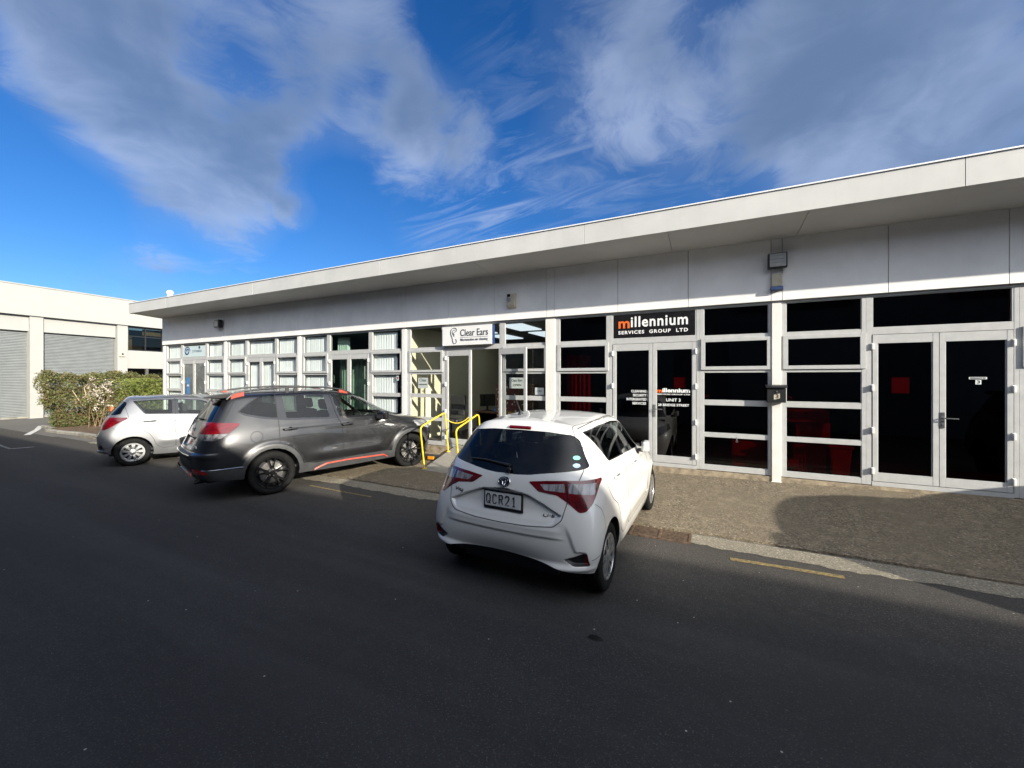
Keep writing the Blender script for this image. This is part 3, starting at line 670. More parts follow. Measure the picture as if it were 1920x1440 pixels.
# floodlight + plate near the right column
fl = thing('floodlight', 'square silver floodlight with black rim high above the letterbox', 'floodlight', (0, 0, 0)); c = .955
m = MB(); m.box(c - .13, c + .13, -.20, -.10, 3.66, 3.90); m.build('housing', M_['black_metal'], fl, bevel=.012)
m = MB(); m.box(c - .108, c + .108, -.207, -.201, 3.68, 3.885); m.build('lens', M_['lens_grey'], fl, bevel=.003)
m = MB()
for z_ in (3.735, 3.79, 3.845): m.box(c - .10, c + .10, -.211, -.2075, z_, z_ + .012)
m.build('lens_bar', M_['plastic_grey'], fl)
m = MB(); m.box(c - .03, c + .03, -.10, -.056, 3.72, 3.84); m.build('bracket', M_['black_metal'], fl)
sb = thing('sensor_box', 'pale grey box with a dark blue base under the square floodlight', 'alarm box', (0, 0, 0))
m = MB(); m.box(c - .072, c + .072, -.12, -.056, 3.385, 3.585); m.build('housing', M_['beige_plastic'], sb, bevel=.008)
m = MB(); m.box(c - .088, c + .088, -.135, -.056, 3.325, 3.380); m.build('base', M_['navy'], sb, bevel=.008)
sn = thing('alarm_siren', 'cream security sensor box with a round lens above the Clear Ears windows', 'alarm box', (0, 0, 0))
m = MB(); m.prism([(-.056, 3.40), (-.15, 3.44), (-.17, 3.50), (-.17, 3.70), (-.056, 3.72)], -3.86, -3.68, 'x'); m.build('housing', M_['beige_plastic'], sn, bevel=.008)
m = MB(); m.lathe([(0, -.183), (.03, -.181), (.036, -.175), (.046, -.185), (.052, -.170)], 20, 'y', (-3.81, 0, 3.575)); m.build('lens', M_['plastic_grey'], sn, smooth=True)
m = MB(); m.box(-3.845, -3.77, -.176, -.168, 3.635, 3.69); m.build('detector_window', M_['sign_black'], sn)
f2 = thing('floodlight', 'small white floodlight with black frame above the farthest unit', 'floodlight', (0, 0, 0)); c = -14.62
m = MB(); m.box(c - .26, c - .06, -.16, -.056, 3.62, 3.80); m.build('sensor', M_['beige_plastic'], f2, bevel=.01)
m = MB(); m.box(c - .05, c + .20, -.24, -.10, 3.58, 3.84); m.build('housing', M_['sign_black'], f2, bevel=.01)
m = MB(); m.box(c - .02, c + .16, -.246, -.239, 3.62, 3.78); m.build('lens', M_['lens_grey'], f2)
# door stay hanging at a bay 4 window
m = MB(); m.tube([(.39, -.02, .93), (.39, -.05, .93), (.40, -.05, .87)], .008, 8); m.lathe([(0, -.06), (.02, -.06), (.02, -.03)], 12, 'y', (.40, 0, .865)); m.build('window_catch', M_['steel'], W_[4, 1], smooth=True)
# ================================================================ things inside
def T(name, label, cat, group=None): return thing(name, label, cat, (0, 0, 0), group=group)
rb = T('stacked_crate', 'dark red crate stack seen through the tinted window below the letterbox', 'crate')
m = MB()
m.box(1.22, 1.66, .25, .70, .34, .86); m.box(1.20, 1.70, .22, .72, .86, .90); m.box(1.26, 1.72, .28, .74, .96, 1.20); m.box(1.14, 1.70, .22, .76, 1.20, 1.40); m.build('crate', M_['red_goods'], rb, bevel=.012)
m = MB()
for k in range(9): m.box(1.235 + k * .047, 1.243 + k * .047, .240, .25, .40, .82)
m.build('ribs', M_['red_goods'], rb)
bin_ = T('waste_bin', 'dark red bin seen dimly at the right of the tinted window pane', 'bin')
m = MB(); m.prism([(1.76, .34), (1.96, .34), (2.0, .80), (1.72, .80)], .3, .62); m.build('tub', M_['red_goods'], bin_, bevel=.01); m = MB(); m.box(1.70, 2.02, .28, .64, .80, .84); m.build('lid', M_['red_goods'], bin_, bevel=.01)
cb = T('curtain', 'dark red folded curtain in the tinted window right of the wide column', 'curtain')
m = MB(); xs = [-2.72 + .02 * k for k in range(26)]; vs = [(x_, .45 + .03 * math.sin(x_ * 70), .4) for x_ in xs] + [(x_ - .0, .45 + .03 * math.sin(x_ * 70), 2.4) for x_ in xs]
m.add(vs, [(k, k + 1, k + 27, k + 26) for k in range(25)]); m.build('cloth', M_['red_goods'], cb, smooth=True)
rp = T('cardboard_box', 'red box behind the bottom tinted pane beside the lettered doors', 'box'); m = MB(); m.box(.35, .86, .5, .9, .34, .80); m.build('carton', M_['red_goods'], rp, bevel=.01)
dk = T('desk', 'dark reception desk inside the open door', 'desk'); m = MB(); m.box(-5.5, -4.55, 1.2, 1.9, 1.02, 1.06); m.build('desk_top', M_['wood_brown'], dk, bevel=.005)
m = MB(); m.box(-5.45, -5.40, 1.25, 1.85, .34, 1.02); m.build('leg', M_['black_metal'], dk); m = MB(); m.box(-4.65, -4.60, 1.25, 1.85, .34, 1.02); m.build('leg', M_['black_metal'], dk); m = MB(); m.box(-5.40, -4.65, 1.80, 1.83, .5, 1.02); m.build('modesty_panel', M_['room_dark'], dk)
mo = T('monitor', 'black computer monitor on the reception desk', 'monitor'); m = MB(); m.xbox(Matrix.Translation((-5.28, 1.5, 1.34)) @ Matrix.Rotation(R(62), 4, 'Z'), .48, .03, .32); m.build('screen', M_['gloss_black'] if 'gloss_black' in M_ else M_['sign_black'], mo, bevel=.006)
m = MB(); m.box(-5.30, -5.26, 1.48, 1.52, 1.065, 1.2); m.box(-5.38, -5.18, 1.42, 1.58, 1.062, 1.075); m.build('stand', M_['black_metal'], mo)
bx = T('tissue_box', 'small blue box beside the monitor', 'box'); m = MB(); m.box(-4.98, -4.84, 1.32, 1.44, 1.062, 1.16); m.build('carton', M_['blue_goods'], bx, bevel=.004)
ch = T('office_chair', 'dark office chair behind the window left of the open door', 'chair')
m = MB(); m.xbox(Matrix.Translation((-5.92, .75, .84)), .46, .46, .09); m.build('seat', M_['rubber'], ch, bevel=.03); m = MB(); m.xbox(Matrix.Translation((-5.86, .98, 1.22)) @ Matrix.Rotation(R(-8), 4, 'X'), .44, .08, .52); m.build('backrest', M_['rubber'], ch, bevel=.035)
m = MB(); m.tube([(-5.92, .75, .40), (-5.92, .75, .80)], .025, 8)
for k in range(5): a = 2 * PI * k / 5; m.tube([(-5.92, .75, .43), (-5.92 + .27 * math.cos(a), .75 + .27 * math.sin(a), .38)], .016, 6)
m.build('pedestal', M_['black_metal'], ch)
bn = T('side_cabinet', 'brown shelving unit deep inside the open doorway', 'cabinet'); m = MB(); m.box(-5.0, -4.45, 2.6, 3.0, .34, 1.75); m.build('carcass', M_['wood_brown'], bn, bevel=.004)
m = MB(); 
for z_ in (.7, 1.05, 1.4): m.box(-4.98, -4.47, 2.58, 2.6, z_, z_ + .02)
m.build('shelf', M_['room_dark'], bn)
pmat('screen_pattern', (.30, .12, .05), .7, 0, .2, 8)
def patt(m):
    t = NT(m.node_tree); b = t.n['Principled BSDF']; tcn = t.new('ShaderNodeTexCoord'); mp_ = t.new('ShaderNodeMapping'); t.link(tcn.outputs['Object'], mp_.inputs[0]); mp_.inputs['Scale'].default_value = (14, 14, 9); mp_.inputs['Rotation'].default_value = (0, R(35), 0)
    vr = t.new('ShaderNodeTexVoronoi', i_Scale=1.0); vr.inputs['Randomness'].default_value = .35; t.link(mp_.outputs[0], vr.inputs['Vector'])
    t.link(t.ramp(vr.outputs['Distance'], [(.20, (.75, .68, .6)), (.30, (.13, .03, .02))]), b.inputs['Base Color'])
patt(M_['screen_pattern'])
fs = T('folding_screen', 'patterned brown and cream screen standing in the open doorway', 'screen'); m = MB()
m.xbox(Matrix.Translation((-4.32, 1.0, 1.05)) @ Matrix.Rotation(R(20), 4, 'Z'), .34, .03, 1.42); m.xbox(Matrix.Translation((-4.62, 1.0, 1.05)) @ Matrix.Rotation(R(-20), 4, 'Z'), .30, .03, 1.42); m.build('panel', M_['screen_pattern'], fs, bevel=.004)
pt = T('potted_plant', 'dark leafy plant above the patterned screen in the doorway', 'plant'); m = MB(); m.lathe([(0, .34), (.10, .34), (.13, .62), (.11, .62), (.10, .45)], 16, 'z', (-4.40, 1.45, 0)); m.build('pot', M_['wood_brown'], pt, smooth=True)
m = MB(); rn = random.Random(3)
for k in range(46):
    a = rn.uniform(0, 2 * PI); z_ = rn.uniform(1.5, 2.15); r_ = rn.uniform(.03, .20); c_ = Vector((-4.40 + r_ * math.cos(a), 1.45 + r_ * math.sin(a), z_)); d_ = Vector((math.cos(a), math.sin(a), rn.uniform(-.2, .9))).normalized(); s_ = d_.orthogonal().normalized() * .03
    m.add([c_ - s_ * .2, c_ + d_ * .07 + s_, c_ + d_ * .16, c_ + d_ * .07 - s_], [(0, 1, 2, 3)])
m.tube([(-4.4, 1.45, .5), (-4.38, 1.46, 1.2), (-4.40, 1.45, 1.9)], [.02, .015, .008], 6); m.build('foliage', M_['leaf_dark'], pt)
# ================================================================ ramp with rails
rp_ = T('access_ramp', 'checker-plate metal ramp with yellow handrails at the open door', 'ramp')
X0, X1, Ya, Yb, Za, Zb = -5.26, -4.34, -1.24, -.02, .055, .36
m = MB(); m.add([(X0, Ya, Za), (X1, Ya, Za), (X1, Yb, Zb), (X0, Yb, Zb), (X0, Ya, Za - .03), (X1, Ya, Za - .03), (X1, Yb, Zb - .05), (X0, Yb, Zb - .05)], [(0, 1, 2, 3), (7, 6, 5, 4), (4, 5, 1, 0), (5, 6, 2, 1), (6, 7, 3, 2), (7, 4, 0, 3)])
m.box(X0 + .02, X0 + .05, Yb - .5, Yb, .05, Zb - .12); m.box(X1 - .05, X1 - .02, Yb - .5, Yb, .05, Zb - .12)
deck = m.build('deck', M_['checker_plate'], rp_)
tr = MB(); sl_ = (Zb - Za) / (Yb - Ya); nrm = Vector((0, -sl_, 1)).normalized()
for j in range(26):
    for i in range(20):
        x_ = X0 + .03 + i * .0455; y_ = Ya + .03 + j * .0455
        if x_ > X1 - .03 or y_ > Yb - .03: continue
        a = R(45 if (i + j) % 2 else -45); d_ = Vector((math.cos(a), math.sin(a), math.sin(a) * sl_)) * .017; w_ = Vector((-math.sin(a), math.cos(a), math.cos(a) * sl_)) * .0045; p = Vector((x_, y_, Za + (y_ - Ya) * sl_)) + nrm * .001
        tr.add([p - d_, p + w_ + nrm * .003, p + d_, p - w_ + nrm * .003, p + nrm * .005], [(0, 4, 1), (1, 4, 2), (2, 4, 3), (3, 4, 0)])
tr.build('tread_pattern', M_['tread_bright'], deck)
def bend(pts, r=.10, n=6):
    P = [Vector(p) for p in pts]; out = [P[0]]
    for i in range(1, len(P) - 1):
        a, b, c_ = P[i - 1], P[i], P[i + 1]; p0 = b + (a - b).normalized() * r; p2 = b + (c_ - b).normalized() * r
        out += [(1 - k / n) ** 2 * p0 + 2 * (k / n) * (1 - k / n) * b + (k / n) ** 2 * p2 for k in range(n + 1)]
    return out + [P[-1]]
for X_, nm in ((X0 + .03, 'L'), (X1 - .03, 'R')):
    m = MB(); ya, yb = -1.17, -.34; za = Za + (ya - Ya) * sl_; zb_ = Za + (yb - Ya) * sl_
    m.tube(bend([(X_, ya, za), (X_, ya - .14, za + .86), (X_, yb - .12, zb_ + .84 + .05), (X_, yb, zb_)]), .0165, 12)
    for y_, z_ in ((ya, za), (yb, zb_)): m.lathe([(.045, z_), (.045, z_ + .012), (.02, z_ + .014)], 14, 'z', (X_, y_, 0))
    m.build('handrail', M_['yellow_paint'], rp_, smooth=True)
m = MB(); pa, pb = Vector((X0 + .03, -.44, 1.03)), Vector((-4.87, -.02, 1.06)); P = [pa + (pb - pa) * t - Vector((0, 0, .13 * 4 * t * (1 - t))) for t in [k / 16 for k in range(17)]]
m.tube(P, .009, 6); m.build('chain', M_['yellow_paint'], rp_, smooth=True)
ld = T('door_step', 'tan concrete landing slab beside the ramp', 'step'); m = MB(); m.box(-6.3, X0 - .03, -.30, -.025, .02, .165); m.build('slab', M_['plinth_concrete'], ld, bevel=.01)
ws = T('wheel_stop', 'low black rubber wheel stop with an amber reflector in front of the SUV', 'wheel stop'); m = MB(); m.prism([(-.52, .08), (-.49, .19), (-.42, .21), (-.36, .19), (-.33, .08)], -6.6, -5.33, 'x'); m.build('block', M_['rubber'], ws, bevel=.006)
m = MB(); m.box(-5.66, -5.50, -.530, -.49, .11, .175); m.build('reflector', M_['amber'], ws, bevel=.004)
# drain grate
dg = T('drain_grate', 'rusty iron drain grate in the concrete channel', 'drain grate'); m = MB(); gx0, gx1, gy0, gy1 = -.90, -.20, -2.66, -2.33
m.box(gx0, gx1, gy0, gy0 + .025, -.01, .016); m.box(gx0, gx1, gy1 - .025, gy1, -.01, .016); m.box(gx0, gx0 + .03, gy0 + .025, gy1 - .025, -.01, .016); m.box(gx1 - .03, gx1, gy0 + .025, gy1 - .025, -.01, .016); m.box(-.565, -.535, gy0 + .025, gy1 - .025, -.01, .0165)
for k in range(8): y_ = gy0 + .042 + k * .0345; m.box(gx0 + .03, gx1 - .03, y_, y_ + .014, -.01, .013)
m.build('grate', M_['rusty_iron'], dg, bevel=.002, seg=1); m = MB(); m.box(gx0 + .005, gx1 - .005, gy0 + .005, gy1 - .005, .0055, .0065); m.build('pit', M_['seam_black'] if 'seam_black' in M_ else M_['dark_gap'], dg)

# ================================================================ building on the left
pmat('roughcast', (.34, .338, .318), .9, 0, .03, 2.5, bump=.7, bscale=38, streak=.05)
pmat('roller_steel', (.235, .25, .25), .5, .25, .06, 3)
pmat('dark_frame', (.02, .02, .02), .4, 0, .1, 5)
pmat('carport_dark', (.09, .085, .08), .9, 0, .2, 3)
pmat('blind_beige', (.42, .38, .24), .8, 0, .1, 3)
pmat('car_blue', (.02, .04, .14), .3, .4, .05, 3, coat=1)
glass('bronze_glass', (.30, .28, .22), 1.1)
dx, dy = math.cos(R(96.893)), math.sin(R(96.893))
wh = thing('warehouse', 'tall cream roughcast warehouse with grey roller doors at the left', 'building', (-29.028, -.363, 0), (0, 0, math.atan2(dy, dx)))
# local: x along the face (s), y pointing away from the camera side
m = MB(); m.box(-22, 16, .0, .30, 4.90, 6.30); m.box(-22, 16, -.03, .33, 6.30, 6.35)
m.build('upper_band', M_['roughcast'], wh)
m = MB(); m.box(-22, 16, .30, 12, 6.0, 6.2); m.build('roof', M_['roof_metal'], wh)
cols = [-13.56, -10.28, -7.0, -3.72, -.44]
for c in cols + [2.87]: m = MB(); m.box(c, c + .45, .10, .5, -.1, 4.90); m.build('pier', M_['roughcast'], wh)
m = MB()
for a, b in zip([c + .44 for c in cols], [-10.28, -7.0, -3.72, -.44, 2.84]): m.box(a, b, .22, .5, 4.17, 4.90)
m.build('door_header', M_['roughcast'], wh)
for a, b in zip([c + .44 for c in cols], [-10.28, -7.0, -3.72, -.44, 2.84]):
    prof = []; z = .08; m = MB(); n = 55; pz = (4.17 - .08) / n
    for k in range(n):
        for (q, yy) in ((0, .40), (.18, .372), (.45, .365), (.72, .372), (.92, .40)): prof.append((yy, z + q * pz))
        z += pz
    prof.append((.40, 4.17)); nv = len(prof)
    m.add([(a + .0, y_, z_) for y_, z_ in prof] + [(b, y_, z_) for y_, z_ in prof], [(k, k + 1, nv + k + 1, nv + k) for k in range(nv - 1)])
    dd = m.build('roller_door', M_['roller_steel'], wh)
    m = MB(); m.box(a, b, .33, .42, .0, .085); m.build('bottom_rail', M_['kerb_concrete'], dd)
    m = MB(); m.tube([((a + b) / 2 - .06, .355, 1.5), ((a + b) / 2 - .06, .32, 1.5), ((a + b) / 2 + .06, .32, 1.5), ((a + b) / 2 + .06, .355, 1.5)], .012, 6); m.build('door_handle', M_['sign_white'], dd)
m = MB(); m.box(3.34, 16, .16, .45, 2.48, 3.50); m.box(3.34, 3.37, .16, .45, 3.50, 4.90); m.box(3.34, 16, .16, .45, 4.87, 4.90); m.box(7.4, 7.9, .16, .5, -.1, 4.87); m.build('spandrel_wall', M_['roughcast'], wh)
w = MB(); w.box(3.37, 7.4, .22, .30, 3.50, 3.56); w.box(3.37, 7.4, .22, .30, 4.80, 4.87)
for c in (3.37, 4.20, 5.05, 5.9, 6.75, 7.34): w.box(c, c + .06, .215, .30, 3.56, 4.80)
w.box(3.43, 7.34, .225, .29, 4.30, 4.35); wo = w.build('window', M_['dark_frame'], wh)
m = MB(); m.add([(3.4, .26, 3.52), (7.4, .26, 3.52), (7.4, .26, 4.85), (3.4, .26, 4.85)], [(0, 1, 2, 3)]); m.build('pane', M_['bronze_glass'], wo)
m = MB(); m.box(3.45, 3.75, .55, .57, 3.56, 4.3); m.box(4.25, 7.3, .55, .57, 4.45, 4.8); m.build('blind', M_['blind_beige'], wo)
m = MB(); m.box(3.4, 16, 2.5, 2.6, 2.6, 4.9); m.box(3.4, 16, .46, 2.5, 2.52, 2.58); m.box(3.34, 3.40, .46, 5, -.1, 4.9); m.box(3.4, 16, 5, 5.1, -.1, 2.6); m.build('inner_wall', M_['carport_dark'], wh)
for s_ in (4.25, 5.6): m = MB(); m.box(s_, s_ + .12, .2, .32, 0, 2.48); m.build('post', M_['carport_dark'], wh)
def local(s_, y_, z_):
    return (-29.028 + dx * s_ - dy * y_, -.363 + dy * s_ + dx * y_, z_)
# small camera + round box at the eaves
sc_ = thing('security_light', 'small dark security lamp on the warehouse beside the bronze window', 'lamp', local(4.9, .1, 4.95), (0, 0, math.atan2(dy, dx)))
m = MB(); m.xbox(Matrix.Translation((.1, -.15, -.15)), .22, .16, .16); m.build('housing', M_['black_metal'], sc_, bevel=.03); m = MB(); m.box(.05, .14, -.08, .06, -.07, -.01); m.build('bracket', M_['black_metal'], sc_)
sw_ = thing('junction_box', 'small cream box on the warehouse pier beside the lower opening', 'box', local(3.05, .1, 3.25), (0, 0, math.atan2(dy, dx))); m = MB(); m.box(-.13, .13, -.08, 0, -.12, .08); m.build('housing', M_['beige_plastic'], sw_, bevel=.01); m = MB(); m.box(-.04, .04, -.12, -.08, -.02, .06); m.build('sensor', M_['black_metal'], sw_)
# car under the carport
# ---------------------------------------------------------------- hedge and planting
def leafmat(name, cols, scale):
    m = bpy.data.materials.new(name); m.use_nodes = True; t = NT(m.node_tree); b = t.n['Principled BSDF']; tcn = t.new('ShaderNodeTexCoord'); v = tcn.outputs['Object']
    n1_ = t.noise(v, scale, 4, .6, .3); n2_ = t.noise(v, 18, 2, .7)
    c = t.ramp(t.math('ADD', t.math('MULTIPLY', n1_, .75), t.math('MULTIPLY', n2_, .3)), [(.34 + .30 * i / (len(cols) - 1), c_) for i, c_ in enumerate(cols)])
    t.link(c, b.inputs['Base Color']); b.inputs['Roughness'].default_value = .55; b.inputs['Specular IOR Level'].default_value = .35
    MATS[name] = m; return m
leafmat('hedge_leaf', [(.025, .045, .012), (.07, .11, .025), (.15, .11, .055), (.085, .125, .03), (.20, .12, .07)], 2.2)
leafmat('shrub_leaf', [(.03, .055, .010), (.10, .14, .025), (.17, .19, .04), (.08, .10, .025)], 3.5)
pmat('twig_bark', (.26, .17, .10), .9, 0, .3, 10)
pmat('twig_pale', (.45, .36, .23), .8, 0, .2, 10)
pmat('blossom', (.62, .54, .46), .7, 0, .2, 20)
def leaf_cloud(name, mat, parent, n, sampler, size=(.035, .08), seed=1, nrm_bias=None):
    rn = np.random.default_rng(seed); P = []; 
    P = sampler(rn, n); n = len(P)
    d = rn.normal(size=(n, 3)); d /= np.linalg.norm(d, axis=1)[:, None]; e = rn.normal(size=(n, 3)); e -= d * (e * d).sum(1)[:, None]; e /= np.linalg.norm(e, axis=1)[:, None]
    s_ = rn.uniform(size[0], size[1], n)[:, None]
    V = np.stack([P - d * s_, P + e * s_ * .45, P + d * s_, P - e * s_ * .45], 1).reshape(-1, 3)
    me = bpy.data.meshes.new(name); me.vertices.add(n * 4); me.vertices.foreach_set('co', V.ravel().astype(np.float32)); me.loops.add(n * 4); me.loops.foreach_set('vertex_index', np.arange(n * 4, dtype=np.int32)); me.polygons.add(n)
    me.polygons.foreach_set('loop_start', np.arange(0, n * 4, 4, dtype=np.int32)); me.materials.append(mat); me.update(calc_edges=True)
    o = bpy.data.objects.new(name, me); COL.objects.link(o); setparent(o, parent); return o
def fn3(p, f, ph): return (np.sin(p[:, 0] * f + ph) + np.sin(p[:, 1] * f * 1.3 + ph * 2) + np.sin(p[:, 2] * f * 1.1 + ph * 3)) / 3
def box_sampler(x0, x1, y0, y1, z1, skirt=.25, rough=.16):
    def f(rn, n):
        out = []
        while sum(len(a) for a in out) < n:
            p = rn.uniform((x0 - .2, y0 - .2, .05), (x1 + .2, y1 + .2, z1 + .2), (n * 2, 3))
            w = fn3(p, 2.3, 1) * rough * 1.3 + fn3(p, 7.7, 2) * rough * .8 - .07 * (p[:, 1] > y1 - .8) + rn.normal(0, .03, len(p))
            sk = skirt * np.clip((.7 - p[:, 2]) / .7, 0, 1)
            dist = np.minimum.reduce([p[:, 0] - x0 - sk, x1 - sk - p[:, 0], p[:, 1] - y0 - sk, y1 - p[:, 1], z1 - p[:, 2]]) + w
            keep = (dist > 0) & (rn.uniform(size=len(p)) < np.exp(-dist / .16) + .10) & (fn3(p, 6.3, 4) > -.55)
            out.append(p[keep])
        return np.concatenate(out)[:n]
    return f
hg = thing('hedge', 'ragged waist-to-head-high hedge, half brown, along the driveway by the roller doors', 'hedge')
leaf_cloud('foliage', M_['hedge_leaf'], hg, 60000, box_sampler(-23.05, -21.75, -2.0, 3.2, 2.03), (.018, .05), 1)
tw = MB(); rn = random.Random(5)
for k in range(230):
    y_ = rn.uniform(-1.7, 3); x_ = rn.uniform(-22.6, -21.95); z_ = rn.uniform(.1, 1.2); p = Vector((x_, y_, z_)); d_ = Vector((rn.uniform(-.2, .5), rn.uniform(-.5, .5), rn.uniform(.4, 1))).normalized(); L_ = rn.uniform(.3, .8)
    q = p + d_ * L_ * .5 + Vector((rn.uniform(-.05, .05),) * 3); tw.tube([p, q, q + (d_ + Vector((rn.uniform(-.4, .4), rn.uniform(-.4, .4), 0))).normalized() * L_ * .5], [.010, .007, .003], 5, False)
tw.build('twig', M_['twig_bark'], hg)
tw = MB(); tw.tube([(-21.72, -1.15, .75), (-21.66, -1.35, 1.1), (-21.62, -1.52, 1.45)], [.022, .018, .012], 7); tw.tube([(-21.70, -1.05, .75), (-21.66, -1.12, 1.15), (-21.64, -1.20, 1.55), (-21.6, -1.1, 1.7)], [.02, .017, .012, .006], 7)
tw.build('broken_branch', M_['twig_pale'], hg, smooth=True)
# core of the hedge (dark inner mass of stems)
s2 = thing('shrub', 'bright green shrub at the corner of the white unit block', 'shrub')
leaf_cloud('foliage', M_['shrub_leaf'], s2, 22000, box_sampler(-21.0, -18.95, -.55, 1.6, 1.72, .2, .2), (.018, .045), 3)
tw = MB()
for k in range(40):
    p = Vector((rn.uniform(-20.6, -19.3), rn.uniform(-.3, 1.2), .05)); tw.tube([p, p + Vector((rn.uniform(-.15, .15), rn.uniform(-.15, .15), .7)), p + Vector((rn.uniform(-.3, .3), rn.uniform(-.3, .3), 1.4))], [.014, .010, .004], 5, False)
tw.build('stem', M_['twig_bark'], s2)
s3 = thing('flowering_shrub', 'thin twiggy shrub with pale pink blossom between hedge and green shrub', 'shrub')
def blob_sampler(c, r_, n_cl, sd):
    def f(rn, n):
        cl = rn.normal(size=(n_cl, 3)); cl /= np.linalg.norm(cl, axis=1)[:, None]; cl = cl * rn.uniform(.3, 1, (n_cl, 1)) * np.array(r_) + np.array(c)
        k = rn.integers(0, n_cl, n); return cl[k] + rn.normal(0, sd, (n, 3))
    return f
leaf_cloud('blossom', M_['blossom'], s3, 600, blob_sampler((-21.1, -.95, 1.25), (.45, .5, .75), 34, .055), (.02, .045), 6)
leaf_cloud('foliage', M_['hedge_leaf'], s3, 2500, blob_sampler((-21.1, -.95, 1.0), (.5, .6, .85), 40, .09), (.025, .06), 7)
tw = MB()
for k in range(14):
    p = Vector((-21.1 + rn.uniform(-.2, .2), -.95 + rn.uniform(-.3, .3), .05)); e_ = Vector((rn.uniform(-.5, .5), rn.uniform(-.55, .55), rn.uniform(1.1, 1.95))); tw.tube([p, p + e_ * .5 + Vector((rn.uniform(-.08, .08), 0, 0)), p + e_], [.009, .006, .002], 5, False)
tw.build('stem', M_['twig_bark'], s3)
mp_ = thing('marker_post', 'short orange marker post in the garden bed', 'post', (-18.56, -1.45, .05)); m = MB(); m.box(-.06, .06, -.04, .04, 0, .88); pmat('post_orange', (.55, .15, .05), .7, 0, .2, 8); m.build('post', M_['post_orange'], mp_, bevel=.01); m = MB(); m.box(-.065, .065, -.045, .045, .88, .895); m.build('cap', M_['twig_bark'], mp_)
# leaf litter on the bed
lt = thing('leaf_litter', None, None); bpy.data.objects.remove(lt)
rn_ = np.random.default_rng(9); 
# ---------------------------------------------------------------- row of units across the yard, behind the camera (casts the long shade)
pmat('opposite_wall', (.16, .155, .15), .85, 0, .12, 1.5)
op = thing('opposite_units', 'tall grey unit row across the yard behind the viewpoint', 'building', (0, 0, 0), (0, 0, R(.35)))
m = MB(); m.box(-60, 48, -19, -9.95, -.1, 6.35); m.build('wall', M_['opposite_wall'], op); m = MB(); m.box(-60.2, 48.2, -19.2, -9.90, 6.35, 6.46); m.build('roof', M_['roof_metal'], op)
for k in range(-5, 5):
    m = MB(); m.box(k * 6 + .6, k * 6 + 4.6, -9.95, -9.90, 0, 3.6); m.build('roller_door', M_['roller_steel'], op); m = MB(); m.box(k * 6 + .8, k * 6 + 4.4, -9.95, -9.91, 4.4, 5.6); m.build('window', M_['dark_frame'], op)

# ================================================================ cars
M_ = MATS

def cc_surface(rings, level, creases=()):
    """half cage (rings of points, y>=0) mirrored, Catmull-Clark evaluated"""
    nr, nu = len(rings), len(rings[0]); vs = []; idx = {}; fs = []
    def vid(k, u, side):
        x, y, z = rings[k][u]
        if abs(y) < 1e-6: side = 1; key = ('c', round(x, 4), round(z, 4))
        else: key = (k, u, side)
        if key not in idx: idx[key] = len(vs); vs.append((x, y * side, z))
        return idx[key]
    for k in range(nr - 1):
        for u in range(nu - 1):
            for sd_ in (1, -1):
                f = [vid(k, u, sd_), vid(k, u + 1, sd_), vid(k + 1, u + 1, sd_), vid(k + 1, u, sd_)]
                if sd_ == 1: f = f[::-1]
                g = []
                for i in f:
                    if i not in g: g.append(i)
                if len(g) > 2: fs.append(g)
    me = bpy.data.meshes.new('cage'); me.from_pydata(vs, [], fs)
    if creases:
        ek = {}
        for (k, u0, u1, val) in creases:
            for u in range(u0, u1):
                for s_ in (1, -1):
                    a, b = vid(k, u, s_), vid(k, u + 1, s_); ek[(min(a, b), max(a, b))] = val
        at = me.attributes.new('crease_edge', 'FLOAT', 'EDGE')
        for i, e in enumerate(me.edges):
            a, b = e.vertices; at.data[i].value = ek.get((min(a, b), max(a, b)), 0)
    o = bpy.data.objects.new('cage', me); COL.objects.link(o)
    md = o.modifiers.new('s', 'SUBSURF'); md.levels = level; md.render_levels = level
    bpy.context.view_layer.update()
    m2 = bpy.data.meshes.new_from_object(o.evaluated_get(bpy.context.evaluated_depsgraph_get()))
    bpy.data.objects.remove(o); bpy.data.meshes.remove(me)
    return m2
def inpoly(p, poly):
    x, y = p; c = False; j = len(poly) - 1
    for i in range(len(poly)):
        xi, yi = poly[i]; xj, yj = poly[j]
        if (yi > y) != (yj > y) and x < (xj - xi) * (y - yi) / (yj - yi) + xi: c = not c
        j = i
    return c
def circ(cx, cy, r, n=28): return [(cx + r * math.cos(2 * PI * i / n), cy + r * math.sin(2 * PI * i / n)) for i in range(n)]
def rpoly(pts, r=.02, n=3):     # round a polygon's corners
    out = []; m = len(pts)
    for i in range(m):
        a, b, c = (Vector(pts[i - 1]), Vector(pts[i]), Vector(pts[(i + 1) % m]))
        d1, d2 = (a - b), (c - b); q = min(r, d1.length * .45, d2.length * .45)
        p0, p2 = b + d1.normalized() * q, b + d2.normalized() * q
        for k in range(n + 1):
            t = k / n; out.append(tuple((1 - t) ** 2 * p0 + 2 * t * (1 - t) * b + t * t * p2))
    return out
def sdist(p, poly):   # signed distance (positive inside)
    x, y = p; best = 9; m = len(poly)
    for i in range(m):
        ax, ay = poly[i - 1]; bx, by = poly[i]; dx, dy = bx - ax, by - ay
        t = max(0, min(1, ((x - ax) * dx + (y - ay) * dy) / (dx * dx + dy * dy + 1e-12)))
        best = min(best, math.hypot(x - ax - t * dx, y - ay - t * dy))
    return best if inpoly(p, poly) else -best
def sstep(a, b, x):
    t = max(0, min(1, (x - a) / (b - a))); return t * t * (3 - 2 * t)
AX = {'wrap': (0, 2, 1), 'side': (0, 2, 1), 'rear': (1, 2, 0), 'front': (1, 2, 0), 'top': (0, 1, 2)}
